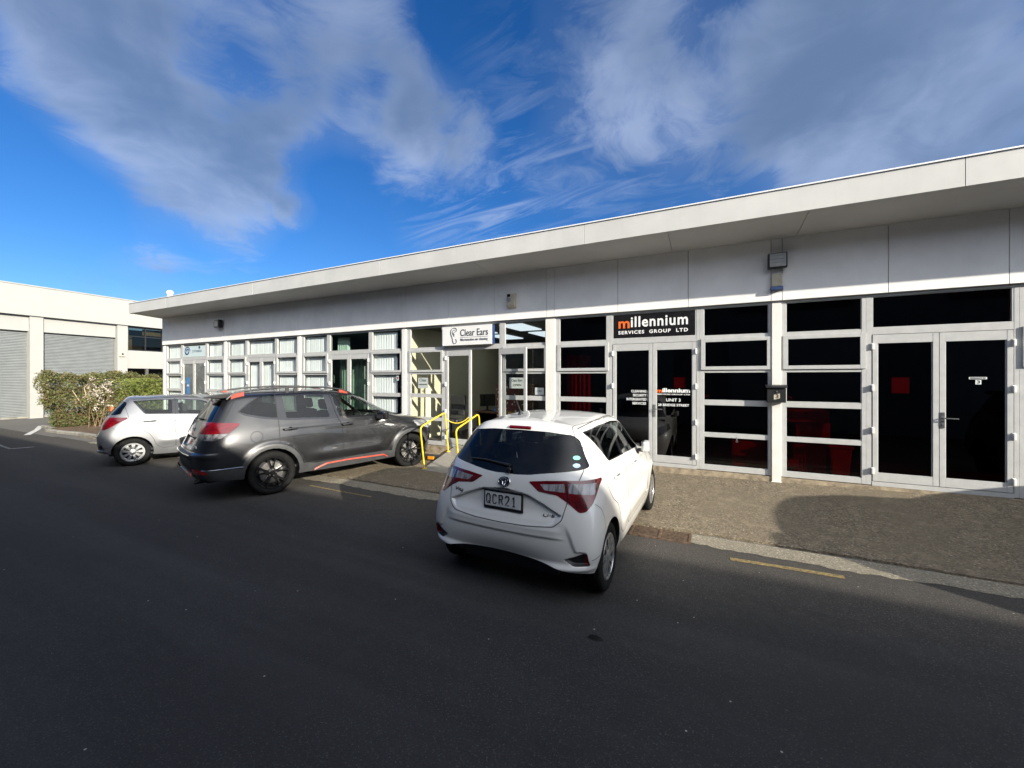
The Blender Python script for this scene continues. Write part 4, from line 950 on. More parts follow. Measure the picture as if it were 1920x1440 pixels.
FILT = {'wrap': lambda c, n: c.x < .75 and (n.x < -.05 or abs(n.y) > .5) and abs(c.y) > .2,
        'side': lambda c, n: abs(n.y) > .30 and abs(c.y) > .35,
        'rear': lambda c, n: n.x < -.12 and c.x < 1.0,
        'front': lambda c, n: n.x > .15 and c.x > 1.9,
        'top': lambda c, n: n.z > .5 and c.z > 1.3}
def car_parts(base, regions, disp=None):
    """cut the base surface along every region outline; returns {label: (verts, faces, normals)} and a BVH"""
    bm = bmesh.new(); bm.from_mesh(base)
    bm.normal_update()
    if disp:
        for v in bm.verts:
            d = disp(v.co, v.normal)
            if d is not None: v.co += d
        bm.normal_update()
    bvh = BVHTree.FromBMesh(bm)
    lay = bm.verts.layers.float_vector.new('nrm')
    for v in bm.verts: v[lay] = v.normal
    exp = []
    for (lab, view, poly, extra) in regions:
        filt = FILT[view]
        if extra:
            filt = (lambda f0, ex: (lambda c, n: f0(c, n) and ex(c, n)))(filt, extra)
        exp.append((lab, view, poly, filt))
        if view in ('rear', 'front') and not (isinstance(lab, str) and lab.startswith('=')):
            if abs(sum(p[0] for p in poly) / len(poly)) > .05: exp.append((lab, view, [(-a, b) for a, b in poly][::-1], filt))
    for (lab, view, poly, filt) in exp:
        ai, bi, ci = AX[view]; wr = view == 'wrap'
        gu = (lambda q: q[0] + abs(q[1])) if wr else (lambda q, ai=ai: q[ai])
        x0 = min(p[0] for p in poly) - .03; x1 = max(p[0] for p in poly) + .03; y0 = min(p[1] for p in poly) - .03; y1 = max(p[1] for p in poly) + .03
        loc = set()
        for f in bm.faces:
            c = f.calc_center_median()
            if x0 < gu(c) < x1 and y0 < c[bi] < y1:
                n = f.normal
                if filt(c, n): loc.add(f)
        m = len(poly)
        for i in range(m):
            a, b = poly[i], poly[(i + 1) % m]
            if math.hypot(a[0] - b[0], a[1] - b[1]) < 1e-5: continue
            sx0, sx1 = sorted((a[0], b[0])); sy0, sy1 = sorted((a[1], b[1]))
            cand = []
            for f in loc:
                if not f.is_valid: continue
                us = [gu(v.co) for v in f.verts]; vs = [v.co[bi] for v in f.verts]
                if max(us) >= sx0 and min(us) <= sx1 and max(vs) >= sy0 and min(vs) <= sy1: cand.append(f)
            if not cand: continue
            for sgn in ((1, -1) if wr else (0,)):
                cd = [f for f in cand if f.is_valid and (not wr or f.calc_center_median().y * sgn > 0)]
                if not cd: continue
                co_ = [0, 0, 0]; co_[ai], co_[bi] = a; no = [0, 0, 0]; no[ai] = b[1] - a[1]; no[bi] = -(b[0] - a[0])
                if wr: no[1] = sgn * no[0]
                ed = {e for f in cd for e in f.edges}; ve = {v for f in cd for v in f.verts}
                r = bmesh.ops.bisect_plane(bm, geom=list(cd) + list(ed) + list(ve), dist=1e-5, plane_co=co_, plane_no=Vector(no).normalized())
                loc = {f for f in loc if f.is_valid}
                for g in r['geom']:
                    if isinstance(g, bmesh.types.BMFace) and g.is_valid: loc.add(g)
    out = {}
    boxes = [(min(p[0] for p in poly), max(p[0] for p in poly), min(p[1] for p in poly), max(p[1] for p in poly)) for (_, _, poly, _) in exp]
    for f in bm.faces:
        c = f.calc_center_median(); n = f.normal; lab = 'body'
        for (l, view, poly, filt), bx in zip(exp, boxes):
            ai, bi, ci = AX[view]; u, v = (c.x + abs(c.y) if view == 'wrap' else c[ai]), c[bi]
            if bx[0] <= u <= bx[1] and bx[2] <= v <= bx[3] and filt(c, n) and inpoly((u, v), poly): lab = l; break
        if lab is None: continue
        if lab.startswith('*'): lab = lab[1:] + ('L' if c.y > 0 else 'R')
        out.setdefault(lab, []).append(f)
    res = {}
    for lab, faces in out.items():
        mp = {}; vs = []; ns = []; fs = []
        for f in faces:
            t = []
            for v in f.verts:
                if v not in mp: mp[v] = len(vs); vs.append(v.co.copy()); ns.append(Vector(v[lay]).normalized())
                t.append(mp[v])
            fs.append(t)
        res[lab] = (vs, fs, ns)
    bm.free()
    return res, bvh
def part_obj(name, data, mat, parent, off=0.0):
    vs, fs, ns = data
    me = bpy.data.meshes.new(name); me.from_pydata([v + n * off for v, n in zip(vs, ns)], [], fs); me.materials.append(mat)
    me.polygons.foreach_set('use_smooth', [True] * len(fs)); me.normals_split_custom_set_from_vertices([tuple(n) for n in ns]); me.update()
    o = bpy.data.objects.new(name, me); COL.objects.link(o); setparent(o, parent); return o
def hit(bvh, view, u, v, side=1):
    if view == 'side': o, d = Vector((u, 3 * side, v)), Vector((0, -side, 0))
    elif view == 'rear': o, d = Vector((-3, u, v)), Vector((1, 0, 0))
    elif view == 'front': o, d = Vector((8, u, v)), Vector((-1, 0, 0))
    else: o, d = Vector((u, v, 5)), Vector((0, 0, -1))
    l, n, i, dd = bvh.ray_cast(o, d)
    if l is None: return None, None
    if n.dot(d) > 0: n = -n
    return l, n
def ribbon(mb, bvh, view, pts, w=.006, off=.0012, side=1, step=.02, close=False):
    P = []
    if close: pts = list(pts) + [pts[0]]
    for a, b in zip(pts[:-1], pts[1:]):
        k = max(1, int(math.hypot(b[0] - a[0], b[1] - a[1]) / step))
        for i in range(k): P.append((a[0] + (b[0] - a[0]) * i / k, a[1] + (b[1] - a[1]) * i / k))
    P.append(pts[-1])
    H_ = [hit(bvh, view, p[0], p[1], side) for p in P]
    run = []
    def flush(run):
        if len(run) < 2: return
        vs = []; 
        for i, (l, n) in enumerate(run):
            t = (run[min(i + 1, len(run) - 1)][0] - run[max(i - 1, 0)][0])
            if t.length < 1e-6: t = Vector((1, 0, 0))
            s_ = n.cross(t.normalized()).normalized() * w / 2
            vs += [l + n * off + s_, l + n * off - s_]
        mb.add(vs, [(2 * i, 2 * i + 1, 2 * i + 3, 2 * i + 2) for i in range(len(run) - 1)])
    for l, n in H_:
        if l is None or (run and (l - run[-1][0]).length > .12): flush(run); run = []
        if l is not None: run.append((l, n))
    flush(run)

def make_wheel(parent, x, y, R_, w, rimr, style, mat_rim, steer=0):
    s_ = 1 if y > 0 else -1
    root = MB()
    # tyre (lathe about y); outer face at +s_*w/2
    t = w / 2
    prof = [(rimr + .004, -t * .86), (rimr + .02, -t * .97), (R_ - .035, -t), (R_ - .012, -t * .9), (R_, -t * .72), (R_ + .001, -t * .3)]
    for g in (-.32, 0, .32):
        prof += [(R_, t * (g - .05)), (R_ - .008, t * (g - .03)), (R_ - .008, t * (g + .03)), (R_, t * (g + .05))]
    prof += [(R_ + .001, t * .42), (R_, t * .72), (R_ - .012, t * .9), (R_ - .035, t), (rimr + .03, t * .99), (rimr + .02, t * .95), (rimr + .004, t * .86)]
    root.lathe(prof, 56)
    ty = root.build('tyre', M_['tyre_rubber'], None, smooth=True)
    rim = MB(); f = s_
    # barrel + lip
    rim.lathe([(rimr + .006, f * t * .88), (rimr + .002, f * t * .93), (rimr - .012, f * t * .93), (rimr - .02, f * t * .80), (rimr - .028, f * t * .3), (rimr - .03, -f * t * .7)], 48)
    hub_y = f * t * .78
    if style == 'cover':
        n = 9
        for k in range(n):
            a = 2 * PI * k / n + .1
            for da, wd in ((0, 1),):
                c_, s2 = math.cos(a), math.sin(a)
                pts = []
                for (rr, hw, yy) in ((.045, .020, .80), (.09, .019, .86), (.15, .026, .88), (rimr - .012, .040, .84)):
                    for sg in (-1, 1): pts.append((rr * c_ - sg * hw * s2, f * t * yy, rr * s2 + sg * hw * c_))
                    # ridge
                b = len(pts)
                low = [(p[0], p[1] - f * .012, p[2]) for p in pts]
                fs = []
                for i in range(3): fs.append((2 * i, 2 * i + 1, 2 * i + 3, 2 * i + 2))
                for i in range(3):
                    fs.append((2 * i, 2 * i + 2, b + 2 * i + 2, b + 2 * i)); fs.append((2 * i + 1, b + 2 * i + 1, b + 2 * i + 3, 2 * i + 3))
                rim.add(pts + low, fs)
        rim.lathe([(0, f * t * .93), (.03, f * t * .92), (.045, f * t * .86), (.062, f * t * .80), (.062, f * t * .7)], 28)
        rim.lathe([(rimr - .006, f * t * .86), (rimr - .02, f * t * .90), (rimr - .034, f * t * .84), (rimr - .034, f * t * .72)], 48)
    else:
        n = 5
        for k in range(n):
            a = 2 * PI * k / n + .35
            for br in (-1, 1):
                c_, s2 = math.cos(a), math.sin(a); pts = []
                for (rr, hw, yy, sh) in ((.05, .015, .62, .012), (.11, .014, .72, .020), (.17, .013, .80, .036), (rimr - .014, .016, .84, .058)):
                    for sg in (-1, 1):
                        o_ = br * sh + sg * hw; pts.append((rr * c_ - o_ * s2, f * t * yy, rr * s2 + o_ * c_))
                b = len(pts); low = [(p[0], p[1] - f * .03, p[2]) for p in pts]; fs = []
                for i in range(3):
                    fs += [(2 * i, 2 * i + 1, 2 * i + 3, 2 * i + 2), (2 * i, 2 * i + 2, b + 2 * i + 2, b + 2 * i), (2 * i + 1, b + 2 * i + 1, b + 2 * i + 3, 2 * i + 3)]
                rim.add(pts + low, fs)
        rim.lathe([(0, f * t * .80), (.028, f * t * .79), (.034, f * t * .70), (.075, f * t * .62), (.08, f * t * .4)], 28)
    rm = rim.build('rim', mat_rim, None, smooth=False)
    rm.data.polygons.foreach_set('use_smooth', [True] * len(rm.data.polygons)); rm.data.set_sharp_from_angle(angle=R(35))
    dk = MB(); dk.lathe([(0, f * t * .15), (rimr * .68, f * t * .15), (rimr * .68, f * t * .02), (0, f * t * .02)], 32)
    if style != 'cover':
        for k in range(5):
            a = 2 * PI * k / 5; dk.lathe([(0, f * t * .84), (.009, f * t * .83), (.009, f * t * .6)], 8, c=(.052 * math.cos(a), 0, .052 * math.sin(a)))
    ds = dk.build('brake_disc', M_['brake_disc'] if style != 'cover' else M_['black_plastic'], None, smooth=False)
    wheel = bpy.data.objects.new('wheel', ty.data.copy()); bpy.data.objects.remove(ty)
    # wheel part = tyre mesh is a sub-part: the wheel itself is the hub carrier disc
    hubm = MB(); hubm.lathe([(0, -f * t * .5), (rimr - .03, -f * t * .5), (rimr - .03, -f * t * .7), (0, -f * t * .7)], 24)
    hb = hubm.build('wheel', M_['black_plastic'], parent); hb.location = (x, y, R_ - .006); hb.rotation_euler = (0, 0, steer)
    tyo = bpy.data.objects.new('tyre', wheel.data); COL.objects.link(tyo); bpy.data.objects.remove(wheel); tyo.parent = hb; KIDS.setdefault(hb.name, []).append(tyo)
    for o in (rm, ds): setparent(o, hb)
    return hb
def headrest(mb, x, y, z):
    pass
def seat(parent, x, y, zf, zt, w=.46, name='seat', mat=None):
    mb = MB(); mat = mat or M_['seat_fabric']
    M = Matrix.Translation((x + .02, y, zf + .10)) @ Matrix.Rotation(R(-6), 4, 'Y'); mb.xbox(M, .50, w, .16)
    M = Matrix.Translation((x - .28, y, (zf + .15 + zt - .16) / 2)) @ Matrix.Rotation(R(-14), 4, 'Y'); mb.xbox(M, .13, w, zt - .16 - zf - .10)
    o = mb.build(name, mat, parent, bevel=.045, seg=3)
    hb = MB(); M = Matrix.Translation((x - .37, y, zt - .02)) @ Matrix.Rotation(R(-10), 4, 'Y'); hb.xbox(M, .10, .26, .19)
    h = hb.build('headrest', mat, o, bevel=.04, seg=3); return o
def liner(parent, bvh, wx, wz, r, depth_to, mat):
    for s_ in (1, -1):
        mb = MB(); ring = []
        for i in range(41):
            a = R(-35) + R(250) * i / 40; u, v = wx + (r + .003) * math.cos(a), wz + (r + .003) * math.sin(a)
            l, n = hit(bvh, 'side', u, v, s_)
            if l is None or abs(l.y) < .5: continue
            ring.append((Vector((wx + r * math.cos(a), l.y, wz + r * math.sin(a))), a))
        vs = []
        for p, a in ring: vs += [p - Vector((0, s_ * .001, 0)), Vector((p.x, s_ * depth_to, p.z))]
        mb.add(vs, [(2 * i, 2 * i + 1, 2 * i + 3, 2 * i + 2) for i in range(len(ring) - 1)])
        c = len(vs); m2 = [Vector((p.x, s_ * depth_to, p.z)) for p, a in ring]
        if m2: mb.add(m2 + [Vector((wx, s_ * depth_to, wz - .1))], [(i, i + 1, len(m2)) for i in range(len(m2) - 1)])
        mb.build('wheel_arch_liner', mat, parent)

# ---------------------------------------------------------------- small hatchback
HR = [
 [(.05,0,.40),(.04,.40,.385),(.06,.60,.33),(.17,.78,.305),(.33,.815,.26),(1.0,.80,.20),(1.55,.80,.19),(2.1,.80,.19),(2.5,.80,.20),(3.0,.80,.22),(3.45,.70,.22),(3.66,.45,.2),(3.68,0,.2)],
 [(.0,0,.50),(.005,.40,.49),(.05,.69,.46),(.15,.845,.43),(.33,.855,.41),(1.0,.845,.32),(1.55,.84,.31),(2.1,.84,.31),(2.5,.845,.33),(3.0,.85,.42),(3.38,.81,.40),(3.62,.52,.38),(3.70,0,.38)],
 [(.005,0,.63),(.02,.40,.635),(.075,.68,.66),(.17,.83,.68),(.35,.862,.68),(1.0,.86,.60),(1.55,.85,.57),(2.1,.85,.57),(2.5,.855,.60),(3.0,.86,.66),(3.36,.80,.62),(3.60,.52,.58),(3.70,0,.58)],
 [(.065,0,.80),(.08,.40,.81),(.12,.63,.83),(.22,.79,.85),(.40,.842,.87),(1.0,.845,.84),(1.55,.84,.82),(2.1,.84,.81),(2.5,.835,.80),(3.0,.825,.80),(3.3,.75,.77),(3.52,.5,.74),(3.60,0,.74)],
 [(.12,0,.98),(.135,.40,.985),(.19,.63,.995),(.31,.765,1.0),(.50,.825,1.005),(1.0,.825,.985),(1.55,.82,.96),(2.1,.815,.925),(2.5,.80,.90),(2.9,.76,.89),(3.18,.66,.87),(3.38,.42,.85),(3.45,0,.85)],
 [(.19,0,1.10),(.205,.40,1.11),(.27,.60,1.13),(.39,.715,1.14),(.58,.765,1.13),(1.0,.785,1.10),(1.55,.785,1.06),(2.1,.775,1.02),(2.42,.745,1.0),(2.66,.67,.975),(2.84,.54,.965),(2.95,.33,.97),(2.98,0,.975)],
 [(.345,0,1.29),(.355,.38,1.29),(.405,.55,1.29),(.50,.645,1.285),(.68,.69,1.28),(1.05,.712,1.275),(1.55,.715,1.26),(2.0,.705,1.22),(2.2,.68,1.15),(2.40,.62,1.09),(2.54,.50,1.07),(2.64,.3,1.075),(2.68,0,1.08)],
 [(.47,0,1.455),(.48,.36,1.445),(.51,.505,1.425),(.58,.585,1.41),(.76,.62,1.415),(1.1,.635,1.435),(1.55,.635,1.435),(1.85,.625,1.415),(2.0,.60,1.37),(2.10,.53,1.345),(2.19,.40,1.35),(2.26,.22,1.365),(2.28,0,1.37)],
 [(.52,0,1.50),(.53,.33,1.49),(.56,.43,1.475),(.64,.485,1.467),(.80,.50,1.475),(1.15,.505,1.50),(1.5,.505,1.505),(1.75,.495,1.49),(1.88,.465,1.455),(1.96,.40,1.435),(2.02,.3,1.44),(2.06,.15,1.445),(2.08,0,1.45)],
 [(.75,0,1.522),(.77,0,1.5215),(.80,0,1.521),(.85,0,1.522),(.95,0,1.525),(1.15,0,1.53),(1.35,0,1.53),(1.5,0,1.525),(1.6,0,1.52),(1.66,0,1.516),(1.72,0,1.51),(1.78,0,1.50),(1.84,0,1.49)],
]
PLATE_RECESS = [(0, .935), (.24, .905), (.40, .845), (.56, .772), (.50, .70), (.40, .67), (0, .655), (-.40, .67), (-.50, .70), (-.56, .772), (-.40, .845), (-.24, .905)]
FOG = rpoly([(.585, .425), (.765, .495), (.785, .375), (.66, .375)], .02)
def hatch_disp(c, n):
    if c.x > .75 or n.x > .2: 
        # door waist crease
        if abs(n.y) > .5 and .5 < c.x < 2.9:
            g = math.exp(-((c.z - (.985 - .03 * (c.x - .5))) / .03) ** 2) * sstep(.45, .7, c.x) * .006
            h = -math.exp(-((c.z - .50) / .09) ** 2) * sstep(.95, 1.2, c.x) * (1 - sstep(2.3, 2.6, c.x)) * .02
            return Vector((0, math.copysign(g + h, c.y), 0))
        return None
    y, z = abs(c.y), c.z; d = 0
    if n.x < -.2:
        s_ = sdist((c.y, z), PLATE_RECESS)
        d -= .032 * sstep(-.003, .016, s_) * sstep(.66, .80, z)
        # bumper centre is sunk behind the corner flanges
        fx = .60 + (.735 - z) * .40 if z > .50 else .765 + (.50 - z) * .12
        d -= .016 * (1 - sstep(fx - .035, fx + .008, y)) * sstep(.34, .40, z) * (1 - sstep(.60, .72, z))
        # lower lip below the fog housings
        d += .018 * math.exp(-((z - (.345 + .02 * (y < .4))) / .028) ** 2) * sstep(.35, .55, y)
        s2 = sdist((y, z), FOG); d -= .03 * sstep(-.004, .02, s2)
        # bumper shelf
        d += .013 * sstep(.572, .602, z) * (1 - sstep(.64, .70, z)) * (1 - sstep(.50, .62, y))
    return Vector((-d, 0, 0))
def hatchback(name, label, group, loc, rot, paint, variant):
    root = thing(name, label, 'car', loc, rot, group)
    DG = lambda c, n: c.x > .05
    glass_side = rpoly([(.60, 1.405), (.80, 1.115), (1.5, 1.075), (2.36, 1.015), (2.50, 1.02), (2.30, 1.13), (2.02, 1.30), (1.80, 1.392), (1.45, 1.425), (1.0, 1.425)], .03)
    rear_w = rpoly([(.635, 1.395), (.825, 1.128), (1.27, 1.100), (1.27, 1.412), (1.0, 1.412)], .02)
    front_w = rpoly([(1.38, 1.092), (2.23, 1.035), (2.19, 1.12), (1.98, 1.29), (1.78, 1.378), (1.38, 1.412)], .02)
    rdoor = rpoly([(.47, 1.33), (.56, 1.452), (1.0, 1.462), (1.325, 1.462), (1.325, .36), (1.10, .335), (.985, .42), (.945, .56), (.86, .70), (.68, .80), (.575, .92), (.53, 1.10)], .05)
    fdoor = rpoly([(1.325, 1.462), (1.55, 1.462), (1.86, 1.425), (2.12, 1.28), (2.56, 1.0), (2.60, .75), (2.52, .36), (1.325, .36)], .04)
    lampR = rpoly([(.285, 1.012), (.45, 1.032), (.62, 1.042), (.86, 1.047), (.86, .93), (.79, .86), (.725, .803), (.68, .803), (.60, .885), (.53, .925), (.36, .94)], .02)
    lampS = rpoly([(.02, 1.06), (.47, 1.040), (.445, 1.005), (.33, .92), (.24, .86), (.17, .84), (.02, .93)], .015)
    lampW = rpoly([(.385, 1.010), (.58, 1.030), (.79, 1.040), (1.26, 1.036), (1.28, 1.02), (1.20, .985), (1.035, .862), (.93, .808), (.85, .803), (.725, .885), (.645, .925), (.465, .942)], .018)
    if variant == 'old':
        lampW = rpoly([(.60, 1.06), (.90, 1.068), (1.30, 1.058), (1.32, 1.03), (1.18, .95), (1.02, .85), (.86, .80), (.70, .82), (.64, .92)], .03)
        lampR = rpoly([(.50, 1.06), (.92, 1.07), (.92, .80), (.62, .80), (.56, .90)], .02)
        lampS = rpoly([(.02, 1.08), (.49, 1.065), (.46, 1.02), (.33, .93), (.20, .855), (.02, .82)], .015)
    clear1 = rpoly([(.495, .998), (.745, 1.014), (.735, .950), (.53, .956)], .008)
    clear2 = rpoly([(.782, 1.016), (1.16, 1.008), (1.085, .925), (.770, .945)], .008)
    splitp = [(.752, 1.036), (.774, 1.037), (.757, .862), (.735, .878)]
    rgl = rpoly([(.0, 1.415), (.30, 1.410), (.52, 1.388), (.585, 1.345), (.655, 1.22), (.712, 1.13), (.66, 1.118), (.42, 1.090), (.22, 1.060), (.10, 1.052), (0, 1.055),
                 (-.10, 1.052), (-.22, 1.060), (-.42, 1.090), (-.66, 1.118), (-.712, 1.13), (-.655, 1.22), (-.585, 1.345), (-.52, 1.388), (-.30, 1.410)], .025)
    hat = [(0, 1.456), (.50, 1.452), (.57, 1.40), (.645, 1.22), (.678, 1.12), (.660, 1.04), (.60, .90), (.565, .74), (.50, .682), (.25, .662), (0, .658)]
    hatch_poly = rpoly(hat + [(-a, b) for a, b in hat[::-1][1:-1]], .02)
    lowl = lambda c, n: c.x < .50 and n.x < -.05
    side_l = lambda c, n: abs(n.y) > .50 and c.x < .6
    regs = [(None, 'side', circ(.60, .30, .345), lambda c, n: abs(c.y) > .5), (None, 'side', circ(3.0, .30, .345), lambda c, n: abs(c.y) > .5)]
    if variant != 'old':
        regs += [('*lampsplit', 'wrap', splitp, None), ('*lampclear', 'wrap', clear1, None), ('*lampclear', 'wrap', clear2, None)]
    regs += [('*tail_lamp', 'wrap', lampW, None)]
    regs += [('*fogrefl', 'rear', rpoly([(.735, .478), (.772, .490), (.785, .385), (.735, .385)], .008), lowl), ('*fog', 'rear', FOG, lowl),
             ('=rear_window', 'rear', rgl, lambda c, n: c.z > 1.0 and n.x < -.15 and abs(n.y) < .93), ('=tailgate', 'rear', hatch_poly, lambda c, n: n.x < -.2 and abs(n.y) < .90),
             ('*rwin', 'side', rear_w, None), ('*fwin', 'side', front_w, None), ('*trim', 'side', glass_side, None), ('*rdoor', 'side', rdoor, lambda c, n: c.x > .3), ('*fdoor', 'side', fdoor, None),
             ('windscreen', 'front', [(0, 1.395), (.40, 1.38), (.55, 1.33), (.70, 1.06), (.72, 1.0), (.45, 1.0), (0, .99), (-.45, 1.0), (-.72, 1.0), (-.70, 1.06), (-.55, 1.33), (-.40, 1.38)], lambda c, n: c.z > .99 and c.x > 1.9 and n.z > .2),
             ('*head', 'front', rpoly([(.42, .76), (.80, .90), (.84, .80), (.62, .66), (.46, .66)], .03), lambda c, n: c.x > 2.9),
             ('grille', 'front', rpoly([(-.5, .30), (.5, .30), (.56, .56), (-.56, .56)], .04), lambda c, n: c.x > 3.2)]
    base = cc_surface(HR, 5 if variant == 'new' else 4, creases=[(5, 4, 9, .5), (4, 4, 10, .25), (8, 0, 3, .35), (7, 0, 2, .3)])
    res, bvh = car_parts(base, regs, hatch_disp)
    body = part_obj('body', res['body'], paint, root)
    for s_, sg in (('L', 1), ('R', -1)):
        fd = part_obj('door', res['fdoor' + s_], paint, root); rd = part_obj('door', res['rdoor' + s_], paint, root)
        part_obj('window', res['fwin' + s_], M_['glass_cabin'], fd); part_obj('window', res['rwin' + s_], M_['glass_privacy' if variant != 'old' else 'glass_cabin'], rd)
        part_obj('window_trim', res['trim' + s_], M_['gloss_black'], root)
        tl = part_obj('tail_lamp', res['tail_lamp' + s_], M_['lamp_red'], root, .004)
        if 'lampclear' + s_ in res: part_obj('lamp_lens', res['lampclear' + s_], M_['lamp_clear'], tl, .004)
        if 'lampsplit' + s_ in res: part_obj('lamp_divider', res['lampsplit' + s_], M_['lamp_dark'], tl, .004)
        for (hx, hz, par) in ((.88, .965, rd), (1.76, .925, fd)):
            l, n = hit(bvh, 'side', hx, hz, sg)
            hmb = MB(); q = [Vector((hx - .10, l.y + sg * .004, hz)), Vector((hx - .085, l.y + sg * .034, hz + .002)), Vector((hx - .02, l.y + sg * .042, hz + .003)), Vector((hx + .05, l.y + sg * .04, hz + .003)), Vector((hx + .09, l.y + sg * .028, hz)), Vector((hx + .105, l.y + sg * .002, hz))]
            hmb.tube(q, [.012, .014, .015, .015, .014, .012], 10); hmb.build('door_handle', paint, par, smooth=True)
        # mirror
        mm = MB(); M = Matrix.Translation((2.13, sg * .895, 1.055)) @ Matrix.Rotation(R(-6 * sg), 4, 'Z'); mm.xbox(M, .19, .085, .125)     # folded back against the glass
        mo = mm.build('wing_mirror', paint, root, bevel=.036, seg=4)
        m2 = MB(); M = Matrix.Translation((2.12, sg * .848, 1.058)) @ Matrix.Rotation(R(-6 * sg), 4, 'Z'); m2.xbox(M, .15, .01, .10); m2.build('mirror_glass', M_['mirror_glass'], mo, bevel=.004)
        m3 = MB(); m3.xbox(Matrix.Translation((2.15, sg * .84, .998)), .12, .11, .028); m3.build('mirror_arm', M_['black_plastic'], mo, bevel=.01)
    tg = part_obj('tailgate', res['=tailgate'], paint, root)
    rw = part_obj('rear_window', res['=rear_window'], M_['glass_privacy'], tg, .001)
    part_obj('windscreen', res['windscreen'], M_['glass_cabin'], root)
    for s_ in 'LR': part_obj('reflector', res['fogrefl' + s_], M_['reflector_red'], part_obj('fog_housing', res['fog' + s_], M_['black_plastic'], root), .002)
    [part_obj('headlight', res['head' + s_], M_['lamp_clear'], root, .002) for s_ in 'LR']; part_obj('grille', res['grille'], M_['black_plastic'], root)
    # seams
    sm = MB()
    for sg in (1, -1):
        ribbon(sm, bvh, 'side', rdoor, .0065, side=sg, close=True); ribbon(sm, bvh, 'side', [p for p in fdoor], .0065, side=sg, close=True)
        ribbon(sm, bvh, 'side', [(.275, .855), (.34, .80), (.38, .72), (.392, .62)], .004, side=sg)
        ribbon(sm, bvh, 'side', [(.27, .44), (.16, .425)], .005, side=sg)
        ribbon(sm, bvh, 'side', [(2.60, .80), (2.75, .93)], .005, side=sg)
        ribbon(sm, bvh, 'top', [(.60, sg * .53), (.85, sg * .545), (1.3, sg * .555), (1.75, sg * .54), (2.0, sg * .50)], .010)
    lower = [p for p in hatch_poly if p[1] < 1.13 and p[1] < 1.40]
    lower.sort(key=lambda p: math.atan2(p[0], -(p[1] - 1.1)))
    ribbon(sm, bvh, 'rear', lower, .007)
    sm.build('panel_seam', M_['seam_black'], root)
    # rear brake light, wiper, aerial, plate, emblem
    l, n = hit(bvh, 'rear', 0, 1.437)
    bl = MB(); bl.xbox(Matrix.Translation((l.x - .004, -.0, 1.432)) @ Matrix.Rotation(R(-28), 4, 'Y'), .03, .235, .036); bl.build('brake_light', M_['lamp_red'], tg, bevel=.010, seg=3)
    wp = MB(); q = []
    for y in (-.03, .06, .15, .25, .35, .43):
        l, n = hit(bvh, 'rear', y, 1.075 + .045 * max(0, 1 - abs(y - .30) / .5) + .02); q.append(l + n * .022)
    wp.tube(q, [.016, .013, .010, .009, .007, .005], 8); l, n = hit(bvh, 'rear', -.03, 1.085); wp.lathe([(0, -.03), (.022, -.025), (.024, .0)], 14, 'x', (l.x - .02, -.03, 1.088)); wp.build('rear_wiper', M_['black_plastic'], tg, smooth=True)
    if variant != 'old':
        an = MB(); l, n = hit(bvh, 'top', 1.45, .30) if False else hit(bvh, 'top', .98, .26)
        an.lathe([(.034, -.004), (.030, .010), (.016, .030), (.010, .045), (0, .047)], 16, 'z', l)
        an.tube([l + Vector((0, 0, .03)), l + Vector((-.035, .01, .10)), l + Vector((-.065, .022, .165))], [.006, .005, .0045], 8); an.build('aerial', M_['black_plastic'], root, smooth=True)
        pf = MB(); px_ = .075; pf.xbox(Matrix.Translation((px_, -.02, .832)) @ Matrix.Rotation(R(4), 4, 'Y'), .018, .395, .165); po = pf.build('number_plate_frame', M_['plate_black'], root, bevel=.006)
        pw = MB(); pw.xbox(Matrix.Translation((px_ - .0105, -.02, .838)) @ Matrix.Rotation(R(4), 4, 'Y'), .004, .362, .124); pl = pw.build('number_plate', M_['plate_white'], po, bevel=.0015)
        TM = Matrix.Translation((px_ - .0135, -.02, .838)) @ Matrix.Rotation(R(-90), 4, 'Z') @ Matrix.Rotation(R(90), 4, 'X')
        GL_ = {'Q': [[(.1, .25), (.25, 0), (.55, 0), (.7, .25), (.7, .95), (.55, 1.2), (.25, 1.2), (.1, .95), (.1, .25)], [(.42, .30), (.74, -.06)]],
               'C': [[(.7, .95), (.55, 1.2), (.25, 1.2), (.1, .95), (.1, .25), (.25, 0), (.55, 0), (.7, .25)]],
               'R': [[(.1, 0), (.1, 1.2), (.5, 1.2), (.68, 1.05), (.68, .78), (.5, .62), (.1, .62)], [(.42, .62), (.7, 0)]],
               '2': [[(.1, .92), (.22, 1.2), (.55, 1.2), (.69, 1.0), (.69, .78), (.1, 0), (.72, 0)]], '1': [[(.2, .95), (.42, 1.2), (.42, 0)], [(.22, 0), (.62, 0)]]}
        gmb = MB(); pitch_ = .0645; hh = .082 / 1.2
        for k_, ch in enumerate('QCR21'):
            for ln in GL_[ch]: gmb.tube([TM @ Vector((-.170 + pitch_ * k_ + p_[0] * .060, -.041 + p_[1] * hh, 0)) for p_ in ln], .0056, 6)
        gmb.build('lettering', M_['plate_black'], po, smooth=True)
        TM2 = Matrix.Translation((px_ - .0105, -.02, .762)) @ Matrix.Rotation(R(-90), 4, 'Z') @ Matrix.Rotation(R(90), 4, 'X')
        text_obj('ARMSTRONG', .020, TM2, M_['plate_white'], po, width=.13)
        gm = MB(); gm.xbox(Matrix.Translation((.076, -.01, .918)), .032, .42, .016); gm.build('plate_light_strip', M_['black_plastic'], tg, bevel=.006)
